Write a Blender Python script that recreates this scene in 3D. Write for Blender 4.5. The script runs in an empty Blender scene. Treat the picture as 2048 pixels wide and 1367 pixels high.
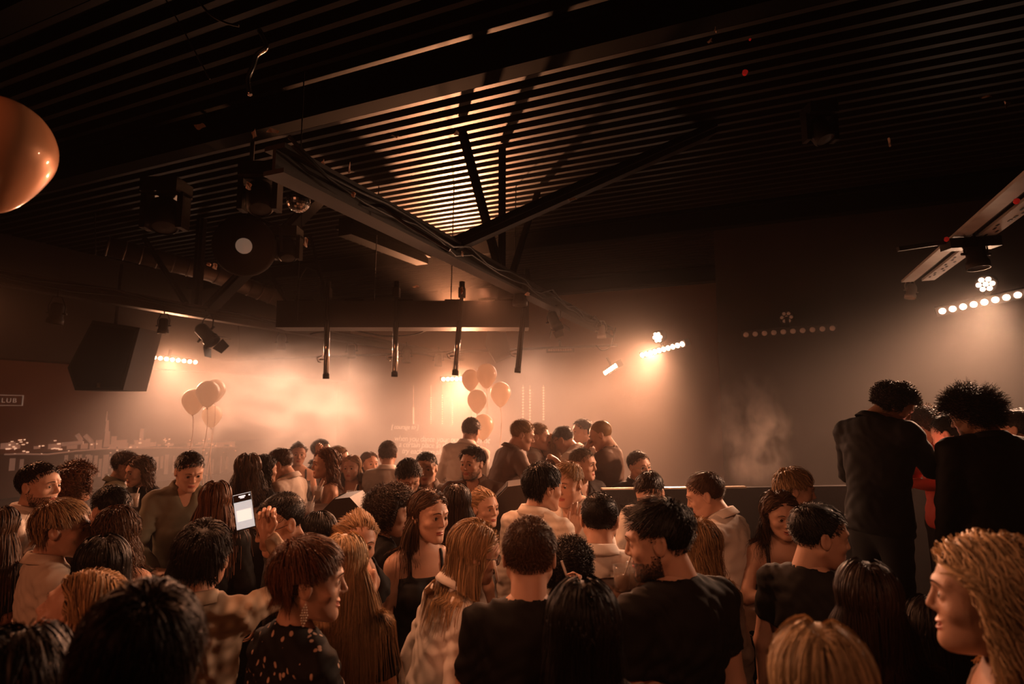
import bpy, math, random, os
import numpy as np
from mathutils import Vector, Matrix
random.seed(7); rng = np.random.default_rng(7)
PI = math.pi
C = bpy.context.scene.collection
F32 = np.float32
# ------------------------------------------------------------------ camera frame
CAMZ = 2.05; FPX = 1150.0; HORIZON = 818.0
PITCH = math.atan((HORIZON - 683.5) / FPX)
CP, SP = math.cos(PITCH), math.sin(PITCH)
def W(px, py, Y):
    """world point seen at photo pixel (px,py) at forward distance Y (m)"""
    x = (px - 1024) / FPX; v = -(py - 683.5) / FPX
    dy = CP - v * SP; dz = SP + v * CP
    k = Y / dy
    return np.array([x * k, Y, CAMZ + dz * k])
def WZ(px, py, z):
    x = (px - 1024) / FPX; v = -(py - 683.5) / FPX
    dy = CP - v * SP; dz = SP + v * CP
    k = (z - CAMZ) / dz
    return np.array([x * k, dy * k, z])
# room axes: B runs 23 degrees right of the view, A to the left of it
AZ = math.radians(23.0)
BD = np.array([math.sin(AZ), math.cos(AZ), 0.0]); AD = np.array([-math.cos(AZ), math.sin(AZ), 0.0])
def RM(a, b, z): return AD * a + BD * b + np.array([0, 0, z])

# ------------------------------------------------------------------ materials
MATS = {}
def mat(name, col, rough=0.6, metal=0.0, emit=0, ecol=None, spec=0.5, trans=0, bump=None, noise=None, sss=0, alpha=1, sheen=0, coat=0, ior=1.45):
    if name in MATS: return MATS[name]
    m = bpy.data.materials.new(name); m.use_nodes = True
    nt = m.node_tree; b = nt.nodes['Principled BSDF']
    b.inputs['Base Color'].default_value = (*col, 1); b.inputs['Roughness'].default_value = rough
    b.inputs['Metallic'].default_value = metal; b.inputs['Specular IOR Level'].default_value = spec
    b.inputs['IOR'].default_value = ior
    if trans: b.inputs['Transmission Weight'].default_value = trans
    if sss:
        b.inputs['Subsurface Weight'].default_value = sss; b.inputs['Subsurface Radius'].default_value = (0.012, 0.004, 0.002); b.inputs['Subsurface Scale'].default_value = 1
    if sheen: b.inputs['Sheen Weight'].default_value = sheen
    if coat: b.inputs['Coat Weight'].default_value = coat
    if alpha < 1: b.inputs['Alpha'].default_value = alpha
    if emit:
        b.inputs['Emission Color'].default_value = (*(ecol or col), 1); b.inputs['Emission Strength'].default_value = emit
    tc = None
    if bump or noise: tc = nt.nodes.new('ShaderNodeTexCoord')
    if noise:   # (scale, amount) mottles the base colour
        n = nt.nodes.new('ShaderNodeTexNoise'); n.inputs['Scale'].default_value = noise[0]; n.inputs['Detail'].default_value = 4
        nt.links.new(tc.outputs['Object'], n.inputs['Vector'])
        mx = nt.nodes.new('ShaderNodeMix'); mx.data_type = 'RGBA'
        a = noise[1]
        mx.inputs[6].default_value = (*[c * (1 - a) for c in col], 1); mx.inputs[7].default_value = (*[min(1, c * (1 + a)) for c in col], 1)
        nt.links.new(n.outputs['Fac'], mx.inputs[0]); nt.links.new(mx.outputs[2], b.inputs['Base Color'])
    if bump:
        n = nt.nodes.new('ShaderNodeTexNoise'); n.inputs['Scale'].default_value = bump[0]; n.inputs['Detail'].default_value = 3
        nt.links.new(tc.outputs['Object'], n.inputs['Vector'])
        bp = nt.nodes.new('ShaderNodeBump'); bp.inputs['Strength'].default_value = bump[1]; bp.inputs['Distance'].default_value = bump[2] if len(bump) > 2 else 0.01
        nt.links.new(n.outputs['Fac'], bp.inputs['Height']); nt.links.new(bp.outputs['Normal'], b.inputs['Normal'])
    MATS[name] = m; return m

# ------------------------------------------------------------------ mesh helpers
def mk_mesh(name, V, faces, smooth=True, mats=(), mi=None):
    """faces: list of int arrays (n,3) or (n,4)"""
    me = bpy.data.meshes.new(name)
    V = np.ascontiguousarray(V, dtype=F32); me.vertices.add(len(V)); me.vertices.foreach_set('co', V.ravel())
    faces = [np.asarray(f, dtype=np.int32) for f in faces if len(f)]
    tot = np.concatenate([np.full(len(f), f.shape[1], np.int32) for f in faces]) if faces else np.zeros(0, np.int32)
    loops = np.concatenate([f.ravel() for f in faces]) if faces else np.zeros(0, np.int32)
    me.loops.add(len(loops)); me.loops.foreach_set('vertex_index', loops)
    me.polygons.add(len(tot)); st = np.zeros(len(tot), np.int32)
    if len(tot): st[1:] = np.cumsum(tot)[:-1]
    me.polygons.foreach_set('loop_start', st)
    try: me.polygons.foreach_set('loop_total', tot)
    except Exception: pass
    if smooth: me.polygons.foreach_set('use_smooth', np.ones(len(tot), bool))
    for m in mats: me.materials.append(m)
    if mi is not None: me.polygons.foreach_set('material_index', np.asarray(mi, np.int32))
    me.update(calc_edges=True)
    return me
class MB:
    """collects simple shapes into one mesh"""
    def __init__(s): s.V = []; s.F = []; s.M = []; s.n = 0; s.sm = []
    def add(s, V, F, m=0, smooth=False):
        V = np.asarray(V, float)
        s.V.append(V); s.F += [tuple(i + s.n for i in f) for f in F]; s.M += [m] * len(F); s.sm += [smooth] * len(F); s.n += len(V)
    def box(s, c, size, ax=None, m=0):
        """ax: 3x3 rows = local axes"""
        ax = np.eye(3) if ax is None else np.asarray(ax, float); h = np.array(size) / 2
        V = [np.array(c) + ax[0] * h[0] * i + ax[1] * h[1] * j + ax[2] * h[2] * k for i in (-1, 1) for j in (-1, 1) for k in (-1, 1)]
        s.add(V, [(0, 1, 3, 2), (4, 6, 7, 5), (0, 4, 5, 1), (2, 3, 7, 6), (0, 2, 6, 4), (1, 5, 7, 3)], m)
    def bar(s, a, b, w, h, m=0, up=(0, 0, 1)):
        a = np.array(a, float); b = np.array(b, float); d = b - a; L = np.linalg.norm(d); d /= L
        x = np.cross(d, up); 
        if np.linalg.norm(x) < 1e-4: x = np.cross(d, (1, 0, 0))
        x /= np.linalg.norm(x); z = np.cross(x, d)
        s.box((a + b) / 2, (w, L, h), (x, d, z), m)
    def tube(s, pts, r, n=8, m=0, cap=True):
        pts = np.array(pts, float); N = len(pts); r = np.broadcast_to(r, (N,))
        d = np.gradient(pts, axis=0); d /= np.linalg.norm(d, axis=1)[:, None] + 1e-9
        x = np.cross(d[0], (0.1, 0.2, 1.0)); x /= np.linalg.norm(x); V = []
        for i in range(N):
            x = x - d[i] * np.dot(x, d[i]); x /= np.linalg.norm(x) + 1e-9; y = np.cross(d[i], x)
            for k in range(n):
                a = 2 * PI * k / n; V.append(pts[i] + (x * math.cos(a) + y * math.sin(a)) * r[i])
        F = [(i * n + k, i * n + (k + 1) % n, (i + 1) * n + (k + 1) % n, (i + 1) * n + k) for i in range(N - 1) for k in range(n)]
        s.add(V, F, m, True)
        if cap:
            s.F += [tuple(s.n - N * n + k for k in range(n))[::-1], tuple(s.n - n + k for k in range(n))]; s.M += [m, m]; s.sm += [False, False]
    def lathe(s, prof, c=(0, 0, 0), ax=(0, 0, 1), n=20, m=0, smooth=True):
        """prof: list of (r, t) along axis"""
        ax = np.array(ax, float); ax /= np.linalg.norm(ax)
        x = np.cross(ax, (0, 0, 1)) if abs(ax[2]) < .9 else np.cross(ax, (0, 1, 0)); x /= np.linalg.norm(x); y = np.cross(ax, x)
        V = []; c = np.array(c, float)
        for r, t in prof:
            for k in range(n):
                a = 2 * PI * k / n; V.append(c + ax * t + (x * math.cos(a) + y * math.sin(a)) * r)
        N = len(prof)
        F = [(i * n + k, i * n + (k + 1) % n, (i + 1) * n + (k + 1) % n, (i + 1) * n + k) for i in range(N - 1) for k in range(n)]
        s.add(V, F, m, smooth)
    def build(s, name, mats, parent=None, loc=None):
        if not isinstance(mats, (list, tuple)): mats = [mats]
        V = np.concatenate(s.V) if s.V else np.zeros((0, 3))
        me = bpy.data.meshes.new(name); 
        if loc is not None: V = V - np.array(loc)
        me.from_pydata(V.tolist(), [], s.F)
        for m in mats: me.materials.append(m)
        me.polygons.foreach_set('material_index', np.array(s.M, np.int32)); me.polygons.foreach_set('use_smooth', np.array(s.sm, bool))
        me.update()
        o = bpy.data.objects.new(name, me); C.objects.link(o)
        if loc is not None: o.location = loc
        if parent is not None:
            o.parent = parent
            if loc is None: o.matrix_parent_inverse = Matrix.Translation(-Vector(parent.location)) if parent.rotation_euler.to_quaternion().angle < 1e-6 else parent.matrix_basis.inverted()
        return o
def tag(o, label, cat, group=None, kind=None):
    if label: o['label'] = label
    if cat: o['category'] = cat
    if group: o['group'] = group
    if kind: o['kind'] = kind
    return o
def empty(name, loc, label=None, cat=None, group=None, rz=0):
    o = bpy.data.objects.new(name, None); C.objects.link(o); o.location = tuple(loc); o.rotation_euler = (0, 0, rz); o.empty_display_size = .1
    return tag(o, label, cat, group)
def struct(o, label=None):
    o['kind'] = 'structure'
    if label: o['label'] = label
    return o

# ------------------------------------------------------------------ signed distance fields
def vdot(X, Y, Z, v): return X * v[0] + Y * v[1] + Z * v[2]
def s_ell(P, c, r, R=None):
    X, Y, Z = P; x, y, z = X - c[0], Y - c[1], Z - c[2]
    if R is not None:
        x, y, z = vdot(x, y, z, R[0]), vdot(x, y, z, R[1]), vdot(x, y, z, R[2])
    k0 = np.sqrt((x / r[0]) ** 2 + (y / r[1]) ** 2 + (z / r[2]) ** 2)
    k1 = np.sqrt((x / r[0] ** 2) ** 2 + (y / r[1] ** 2) ** 2 + (z / r[2] ** 2) ** 2) + 1e-6
    return k0 * (k0 - 1) / k1
def s_cap(P, a, b, ra, rb):
    X, Y, Z = P; a = np.array(a, float); b = np.array(b, float); d = b - a; L2 = float(d @ d) + 1e-9
    x, y, z = X - a[0], Y - a[1], Z - a[2]
    t = np.clip((x * d[0] + y * d[1] + z * d[2]) / L2, 0, 1)
    return np.sqrt((x - t * d[0]) ** 2 + (y - t * d[1]) ** 2 + (z - t * d[2]) ** 2) - (ra + (rb - ra) * t)
def smin(a, b, k):
    h = np.clip(0.5 + 0.5 * (b - a) / k, 0, 1)
    return b + (a - b) * h - k * h * (1 - h)
def smax(a, b, k): return -smin(-a, -b, k)

def surface_nets(f, lo, hi, h):
    lo = np.array(lo, float); hi = np.array(hi, float)
    n = np.maximum(np.ceil((hi - lo) / h).astype(int) + 1, 4)
    ax = [(lo[i] + np.arange(n[i]) * h).astype(F32) for i in range(3)]
    D = np.broadcast_to(f((ax[0][:, None, None], ax[1][None, :, None], ax[2][None, None, :])), tuple(n)).astype(F32)
    S = D < 0
    c = [S[i:n[0] - 1 + i, j:n[1] - 1 + j, k:n[2] - 1 + k] for i in (0, 1) for j in (0, 1) for k in (0, 1)]
    cnt = sum(x.astype(np.int8) for x in c); M = (cnt > 0) & (cnt < 8)
    idx = np.argwhere(M)
    if len(idx) == 0: return np.zeros((0, 3)), np.zeros((0, 4), int)
    ID = np.full(M.shape, -1, np.int32); ID[M] = np.arange(len(idx))
    acc = np.zeros((len(idx), 3)); w = np.zeros(len(idx))
    cor = [(i, j, k) for i in (0, 1) for j in (0, 1) for k in (0, 1)]
    val = {q: D[idx[:, 0] + q[0], idx[:, 1] + q[1], idx[:, 2] + q[2]].astype(float) for q in cor}
    for q in cor:
        for a in range(3):
            if q[a] == 0:
                p = list(q); p[a] = 1; p = tuple(p); v0, v1 = val[q], val[p]; x = (v0 < 0) != (v1 < 0)
                t = np.where(x, v0 / np.where(np.abs(v0 - v1) < 1e-12, 1, v0 - v1), 0)
                pt = np.array(q, float)[None, :].repeat(len(idx), 0); pt[:, a] = t
                acc += pt * x[:, None]; w += x
    V = lo + (idx + acc / w[:, None]) * h
    Q = []
    for a in range(3):
        b, d = (a + 1) % 3, (a + 2) % 3
        sl0 = [slice(1, n[i] - 1) for i in range(3)]; sl0[a] = slice(0, n[a] - 1); sl1 = list(sl0); sl1[a] = slice(1, n[a])
        x0, x1 = S[tuple(sl0)], S[tuple(sl1)]; E = np.argwhere(x0 != x1)
        if len(E) == 0: continue
        off = np.array([1, 1, 1]); off[a] = 0; E2 = E + off
        inside0 = x0[tuple(E.T)]
        def g(db, dd):
            q = E2.copy(); q[:, b] += db; q[:, d] += dd; return ID[q[:, 0], q[:, 1], q[:, 2]]
        quad = np.stack([g(-1, -1), g(0, -1), g(0, 0), g(-1, 0)], 1)
        quad = np.where(inside0[:, None], quad, quad[:, ::-1]); Q.append(quad)
    return V, np.concatenate(Q)
# ------------------------------------------------------------------ camera
cam = bpy.data.cameras.new('camera'); co = bpy.data.objects.new('camera', cam); C.objects.link(co)
cam.sensor_width = 36; cam.lens = FPX * 36 / 2048; cam.clip_start = 0.05; cam.clip_end = 100
co.location = (0, 0, CAMZ); co.rotation_euler = (PI / 2 + PITCH, 0, 0)
cam.dof.use_dof = True; cam.dof.focus_distance = 3.2; cam.dof.aperture_fstop = 2.2
sc = bpy.context.scene; sc.camera = co
sc.view_settings.view_transform = 'Standard'; sc.view_settings.look = 'None'; sc.view_settings.exposure = 0; sc.view_settings.gamma = 1
cy = sc.cycles
cy.max_bounces = 4; cy.diffuse_bounces = 1; cy.glossy_bounces = 1; cy.transmission_bounces = 4; cy.volume_bounces = 0; cy.transparent_max_bounces = 6
cy.sample_clamp_indirect = 2; cy.sample_clamp_direct = 0; cy.caustics_reflective = False; cy.caustics_refractive = False
cy.volume_max_steps = 32; cy.volume_step_rate = 2.0; cy.use_adaptive_sampling = True; cy.adaptive_threshold = .07; cy.adaptive_min_samples = 16; cy.use_light_tree = True; cy.use_denoising = True

HAZE_DIR = np.array([math.sin(math.radians(8)), math.cos(math.radians(8)), 0])
# haze filling the room
w = bpy.data.worlds.new('world'); sc.world = w; w.use_nodes = True; nt = w.node_tree
nt.nodes['Background'].inputs['Color'].default_value = (0, 0, 0, 1)
hz = nt.nodes.new('ShaderNodeVolumePrincipled')
hz.inputs['Color'].default_value = (1, .90, .84, 1); hz.inputs['Anisotropy'].default_value = 0.3
# haze hangs over the stage half of the room and thins out towards the photographer
ge = nt.nodes.new('ShaderNodeNewGeometry'); dp = nt.nodes.new('ShaderNodeVectorMath'); dp.operation = 'DOT_PRODUCT'; dp.inputs[1].default_value = tuple(HAZE_DIR)
nt.links.new(ge.outputs['Position'], dp.inputs[0])
mr = nt.nodes.new('ShaderNodeMapRange'); mr.interpolation_type = 'SMOOTHSTEP'
for k_, v_ in (('From Min', 3.2), ('From Max', 8.6), ('To Min', .0012), ('To Max', .07)): mr.inputs[k_].default_value = v_
nt.links.new(dp.outputs['Value'], mr.inputs['Value'])
sx_ = nt.nodes.new('ShaderNodeSeparateXYZ'); nt.links.new(ge.outputs['Position'], sx_.inputs[0])
mz_ = nt.nodes.new('ShaderNodeMapRange'); mz_.interpolation_type = 'SMOOTHSTEP'
for k_, v_ in (('From Min', 2.8), ('From Max', 4.0), ('To Min', 1), ('To Max', .06)): mz_.inputs[k_].default_value = v_
nt.links.new(sx_.outputs['Z'], mz_.inputs['Value'])
mm_ = nt.nodes.new('ShaderNodeMath'); mm_.operation = 'MULTIPLY'; nt.links.new(mr.outputs[0], mm_.inputs[0]); nt.links.new(mz_.outputs[0], mm_.inputs[1])
nt.links.new(mm_.outputs[0], hz.inputs['Density'])
ab_ = nt.nodes.new('ShaderNodeVolumeAbsorption'); ab_.inputs['Color'].default_value = (1, .70, .50, 1); mk_ = nt.nodes.new('ShaderNodeMath'); mk_.operation = 'MULTIPLY'; mk_.inputs[1].default_value = 4.0
nt.links.new(mm_.outputs[0], mk_.inputs[0]); nt.links.new(mk_.outputs[0], ab_.inputs['Density'])
ad_ = nt.nodes.new('ShaderNodeAddShader'); nt.links.new(hz.outputs['Volume'], ad_.inputs[0]); nt.links.new(ab_.outputs['Volume'], ad_.inputs[1])
nt.links.new(ad_.outputs[0], nt.nodes['World Output'].inputs['Volume'])

# ------------------------------------------------------------------ materials
M_deck = mat('black_deck', (.022, .017, .014), .5, .1, noise=(2, .25))
M_black = mat('black_paint', (.028, .022, .02), .55, bump=(60, .15))
M_steel = mat('black_steel', (.02, .016, .014), .6, 0, spec=.15, noise=(6, .3))
M_purlin = mat('purlin_steel', (.006, .005, .004), .8, spec=.1)
M_beam = mat('painted_beam', (.03, .022, .018), .5, noise=(9, .45))
M_wallb = mat('brown_wall', (.30, .17, .11), .8, noise=(.8, .2))
M_wing = mat('dark_wing_wall', (.04, .026, .02), .85, noise=(1.2, .2))
M_floor = mat('dark_floor', (.02, .016, .014), .4, noise=(3, .4))
M_chrome = mat('chrome', (.8, .78, .75), .18, 1)
M_alu = mat('brushed_aluminium', (.5, .44, .38), .4, .4)
M_white = mat('white_board', (.85, .8, .75), .6, noise=(14, .2))
M_led = mat('led_lens', (1, .8, .65), .4, emit=28, ecol=(1, .62, .42))
M_ledoff = mat('led_lens_off', (.30, .2, .15), .25, emit=.06, ecol=(1, .45, .25))
M_rubber = mat('black_rubber', (.02, .018, .016), .6)
M_red = mat('red_tape', (.5, .02, .01), .5, emit=.12, ecol=(1, .03, .02))
M_glass = mat('drinking_glass', (.95, .9, .85), .08, spec=1, alpha=.28)
M_clear = mat('clear_tube', (.8, .72, .64), .25, .1, coat=1)
M_paper = mat('paper_scrap', (.8, .55, .42), .7)
M_cab = mat('speaker_cabinet', (.05, .038, .032), .6, bump=(150, .3, .003))
M_balloon = mat('gold_balloon', (.88, .42, .22), .40, .2, coat=.6)
M_pballoon = mat('peach_balloon', (.95, .66, .48), .3, coat=.6, emit=0)
for _m in (M_pballoon, M_clear):
    _n = _m.node_tree; _t = _n.nodes.new('ShaderNodeBsdfTranslucent'); _t.inputs['Color'].default_value = (1, .9, .8, 1); _x = _n.nodes.new('ShaderNodeMixShader'); _x.inputs[0].default_value = .72
    _n.links.new(_n.nodes['Principled BSDF'].outputs[0], _x.inputs[1]); _n.links.new(_t.outputs[0], _x.inputs[2]); _n.links.new(_x.outputs[0], _n.nodes['Material Output'].inputs['Surface'])
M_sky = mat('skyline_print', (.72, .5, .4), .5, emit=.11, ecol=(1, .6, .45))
M_mural = mat('night_city_print', (.26, .13, .095), .6, noise=(.6, .35))
M_water = mat('night_water_print', (.13, .07, .055), .5, noise=(1.5, .4))
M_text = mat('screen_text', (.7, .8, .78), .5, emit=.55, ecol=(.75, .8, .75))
M_wood = mat('counter_wood', (.10, .05, .03), .8, spec=.1, noise=(5, .3))

# ------------------------------------------------------------------ room shell
b = MB(); b.box((0, 0, 0), (1, 1, 1)); 
def slab(name, a0, a1, b0, b1, z0, z1, m, label):
    q = MB(); q.box(RM((a0 + a1) / 2, (b0 + b1) / 2, (z0 + z1) / 2), (abs(a1 - a0), abs(b1 - b0), abs(z1 - z0)), (AD, BD, (0, 0, 1)))
    return struct(q.build(name, m), label)
AL, BB, ZC = 10.0, 12.0, 4.55
slab('floor', -9, AL, -4, BB, -.12, 0, M_floor, 'dark club floor under the crowd')
# corrugated roof deck: ribs run along A
q = MB(); prof = []
s = .15; t = -4.0
while t < BB + .05:
    prof += [(t, 0), (t + .045, 0), (t + .055, .09), (t + .14, .09)]; t += s
V = [RM(a, p, ZC + z) for a in (-9, AL) for p, z in prof]; n = len(prof)
q.add(V, [(i, i + 1, n + i + 1, n + i) for i in range(n - 1)])
o = struct(q.build('ceiling', M_deck), 'dark corrugated metal roof deck'); 
md = o.modifiers.new('thick', 'SOLIDIFY'); md.thickness = .02; md.offset = 1
slab('wall_back', -9, AL, BB, BB + .2, 0, ZC + .1, M_wallb, 'hazy brown wall behind the stage')
slab('wall_left', AL, AL + .2, -4, BB, 0, ZC + .1, M_black, 'black side wall behind the city mural')
slab('wall_right', -9.2, -9, -4, BB, 0, ZC + .1, M_wing, 'dark side wall')
slab('wall_front', -9, AL, -4.2, -4, 0, ZC + .1, M_black, 'dark wall behind the camera')
slab('wall_wing', -8.98, .42, 7.62, 7.8, 0, ZC, M_wing, 'dark projecting wall behind the unlit light bar')
slab('trim_1', AL - .35, AL - .001, -3.9, BB - .01, 2.76, ZC - .05, M_black, 'black bulkhead above the city mural')
slab('trim_2', AL - .12, AL - .001, -3.9, BB - .01, 0.0, .78, M_black, 'black dado below the city mural')

# city mural on the left wall
def wl(px, py, off=0.0):
    """point of the left wall (a=AL-off) seen at a pixel"""
    x = (px - 1024) / FPX; v = -(py - 683.5) / FPX; d = np.array([x, CP - v * SP, SP + v * CP])
    k = (AL - off) / float(d @ AD); p = d * k; return float(p @ BD), CAMZ + p[2]
mural = empty('city_mural', RM(AL - .02, 7, .8), 'wide night skyline print over water on the left wall', 'mural')
zh = 1.41
def mbox(m, s0, s1, z0, z1, dep): m.box(RM(AL - .03 - dep / 2, (s0 + s1) / 2, (z0 + z1) / 2), (dep, abs(s1 - s0), abs(z1 - z0)), (AD, BD, (0, 0, 1)))
m = MB(); mbox(m, 3, 11.95, zh, 2.755, .01); m.build('night_sky', M_mural, mural)
m = MB(); mbox(m, 3, 11.95, .785, zh, .01); m.build('water', M_water, mural)
m = MB(); r = random.Random(3)
def tower(px, w, ytop, ybase=893, taper=.6):
    s0, z1 = wl(px - w / 2, ytop); s1, _ = wl(px + w / 2, ytop); _, z0 = wl(px, ybase); z0 = max(z0, zh - .02); c = (s0 + s1) / 2; h = abs(s1 - s0) / 2
    A = AL - .045
    V = [RM(A, c - h, z0), RM(A, c + h, z0), RM(A, c + h * taper, z1), RM(A, c - h * taper, z1)]; V += [v + AD * .01 for v in V]
    m.add(V, [(0, 1, 2, 3), (0, 4, 5, 1), (1, 5, 6, 2), (2, 6, 7, 3), (3, 7, 4, 0)])
tower(212, 13, 862, taper=.7); tower(212, 8, 840, 862, .6); tower(211, 3, 822, 842, .2)
tower(225, 11, 872, taper=1); tower(232, 20, 880, taper=1); tower(281, 8, 857, taper=.9); tower(293, 9, 877, taper=1); tower(300, 18, 884, taper=1)
for k in range(46):
    px = r.uniform(0, 470); tower(px, r.uniform(5, 18), r.uniform(883, 893) - (4 if 120 < px < 330 else 0), 897, 1)
for pts in ([(150, 868), (158, 880)], [(166, 870), (180, 884)], [(120, 888), (160, 884)]):   # cranes and bows
    P = [RM(AL - .05, *wl(x, y)) for x, y in pts]; m.tube(P, .035, 6)
P = [RM(AL - .05, *wl(x, y)) for x, y in [(5, 908), (40, 907), (90, 908), (150, 901), (200, 897), (300, 895), (400, 894), (470, 893)]]; m.tube(P, .012, 5)
m.build('skyline', M_sky, mural)
m = MB()
for k in range(60):
    px = r.choice([r.uniform(10, 60), r.uniform(60, 470), r.uniform(60, 470)]); py = r.uniform(874, 908); p = RM(AL - .055, *wl(px, py)); sz = r.uniform(.008, .02)
    m.box(p, (.005, sz * r.uniform(1, 3), sz), (AD, BD, (0, 0, 1)))
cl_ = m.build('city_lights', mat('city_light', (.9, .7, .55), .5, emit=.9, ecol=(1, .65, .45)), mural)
cl_['kind'] = 'stuff'
m = MB()
for px in [22, 40, 128, 150, 158, 166, 173, 178, 190, 198, 206, 212, 218, 224, 232, 296, 305, 312, 322, 331, 345, 398, 410, 424, 440, 452]:
    s0, z1 = wl(px, r.uniform(908, 918)); _, z0 = wl(px, r.uniform(935, 960)); mbox(m, s0 - .02 * r.uniform(.6, 2), s0 + .02 * r.uniform(.6, 2), z0, z1, .012)
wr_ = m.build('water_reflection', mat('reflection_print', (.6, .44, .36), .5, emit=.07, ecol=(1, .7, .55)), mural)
wr_['kind'] = 'stuff'
# club sign
sg = empty('club_sign', RM(AL - .06, 4.85, 2.18), 'framed white lettering on the mural at the left edge of the photo', 'sign')
def text(name, body, size, P, xd, parent, m, spacing=1.0, ext=.004, zd=(0, 0, 1), shear=0, align='LEFT'):
    cu = bpy.data.curves.new(name, 'FONT'); cu.body = body; cu.size = size; cu.space_character = spacing; cu.extrude = ext; cu.shear = shear; cu.align_x = align
    cu.materials.append(m); o = bpy.data.objects.new(name, bpy.data.meshes.new_from_object(bpy.data.objects.new('x', cu))); C.objects.link(o)
    xd = Vector(xd).normalized(); zd = Vector(zd).normalized(); nd = xd.cross(zd)
    M = Matrix((xd, zd, nd)).transposed().to_4x4(); M.translation = Vector(P); o.parent = parent
    o.matrix_parent_inverse = parent.matrix_basis.inverted() if parent else Matrix(); o.matrix_basis = M
    return o
s1, zt = wl(48, 790, .06); _, zb = wl(48, 811, .06); sL = s1 - .43
m = MB()
for (u0, u1, z0, z1) in [(sL, s1, zt - .008, zt), (sL, s1, zb, zb + .008), (s1 - .008, s1, zb, zt), (sL, sL + .008, zb, zt)]: m.box(RM(AL - .05, (u0 + u1) / 2, (z0 + z1) / 2), (.02, u1 - u0, z1 - z0), (AD, BD, (0, 0, 1)))
M_sign = mat('sign_white', (.8, .66, .56), .5, emit=.12, ecol=(1, .75, .6)); m.build('sign_frame', M_sign, sg)
text('lettering', 'CLUB', .092, RM(AL - .05, sL + .085, (zt + zb) / 2 - .032), BD, sg, M_sign, 1.28)

# projected words and light strings on the back wall
def wb(px, py, b0=BB):
    x = (px - 1024) / FPX; v = -(py - 683.5) / FPX; d = np.array([x, CP - v * SP, SP + v * CP]); k = b0 / float(d @ BD); p = d * k; p[2] += CAMZ; return p
ps = empty('projected_words', wb(790, 905, BB - .02), 'pale projected lines of words on the hazy wall behind the stage', 'projection')
for txt, px, py in [('when you dance your purpose is not', 788, 881), ('a certain place in the floor', 797, 893), ('try each step along the way', 803, 906)]:
    text('text_line', txt, .19, wb(px, py, BB - .02), -AD, ps, M_text, .92, shear=.25)
text('text_line', '[ courage to ]', .15, wb(782, 857, BB - .02), -AD, ps, M_text, .95, shear=.2)
for k, (px, y0, y1) in enumerate([(862, 795, 846), (885, 790, 846), (905, 800, 848), (1046, 775, 845), (1060, 780, 850), (1087, 775, 838), (827, 815, 846)]):
    m = MB(); n = 13
    for i in range(n):
        p = wb(px, y0 + (y1 - y0) * i / (n - 1), BB - .06); m.lathe([(.001, -.02), (.018, -.008), (.018, .008), (.001, .02)], p, n=8)
    m.tube([wb(px, 770, BB - .06), wb(px, y1, BB - .06)], .003, 5)
    tag(m.build('light_string', mat('string_bulb', (.8, .75, .65), .5, emit=.9, ecol=(1, .8, .65))), ['dotted light string hanging %s' % s_ for s_ in ['left of the centre light bar, second from left', 'straight below the centre light bar', 'just left of the balloon bunch, ending near its strings', 'right of the balloons, nearest to them', 'right of the balloons, middle of three', 'right of the balloons, farthest right of three', 'leftmost of all above the projected words']][k], 'light string', 'light strings on the stage wall')

# ------------------------------------------------------------------ roof structure
ZB = 3.25
def beam(name, a, b0, b1, z, w, h, m, label, cat='beam', cables=0):
    t = empty(name, RM(a, b0, z), label, cat)
    q = MB(); q.bar(RM(a, b0, z + h / 2 - .012), RM(a, b1, z + h / 2 - .012), w, .024); q.bar(RM(a, b0, z - h / 2 + .012), RM(a, b1, z - h / 2 + .012), w, .024); q.build('flange', m, t)
    q = MB(); q.bar(RM(a, b0, z), RM(a, b1, z), .02, h - .05); q.build('web', m, t)
    if cables:
        r = random.Random(int(a * 10)); P1 = []
        for i in range(26):
            u = b0 + (b1 - b0) * i / 25; P1.append(RM(a - w / 2 - .02 + r.uniform(-.01, .03), u, z + h / 2 + .01 - abs(math.sin(i * .9)) * .09 + r.uniform(-.02, .03)))
        q = MB(); q.tube(P1, .011, 6); P2 = [p + np.array([.02, 0, -.05 + .03 * math.sin(i * 1.7)]) for i, p in enumerate(P1)]; q.tube(P2, .008, 6); q.build('cable', M_rubber, t)
    return t
beam('lighting_beam', 6.35, .8, 11.9, ZB, .13, .15, M_beam, 'steel lighting beam crossing the left half with cans hung below', cables=1)
beam('lighting_beam', 2.1, 2.0, 8.9, ZB, .13, .15, M_beam, 'cable-draped steel beam descending through the centre of the photo', cables=1)
# bright slotted rail at the right
rl = empty('slotted_rail', RM(-1.43, 2.6, ZB), 'pale slotted cable rail slanting in from the right edge', 'rail')
a0, a1 = 3.0, 6.35
for da, nm in ((.075, 'rail_flange'), (-.085, 'rail_flange')):
    q = MB(); q.box(RM(-1.43 + da, (a0 + a1) / 2, ZB), (.10, a1 - a0, .02), (AD, BD, (0, 0, 1)))
    if da < 0:
        r = random.Random(5)
        for k in range(40): q.box(RM(-1.43 + da + r.uniform(-.03, .03), a0 + .05 + k * .08, ZB - .0115), (.012, .045, .003), (AD, BD, (0, 0, 1)), 1)
    q.build(nm, [M_white, M_black], rl)
q = MB(); q.box(RM(-1.43, (a0 + a1) / 2, ZB + .06), (.03, a1 - a0, .09), (AD, BD, (0, 0, 1))); q.build('rail_core', M_black, rl)
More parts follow.
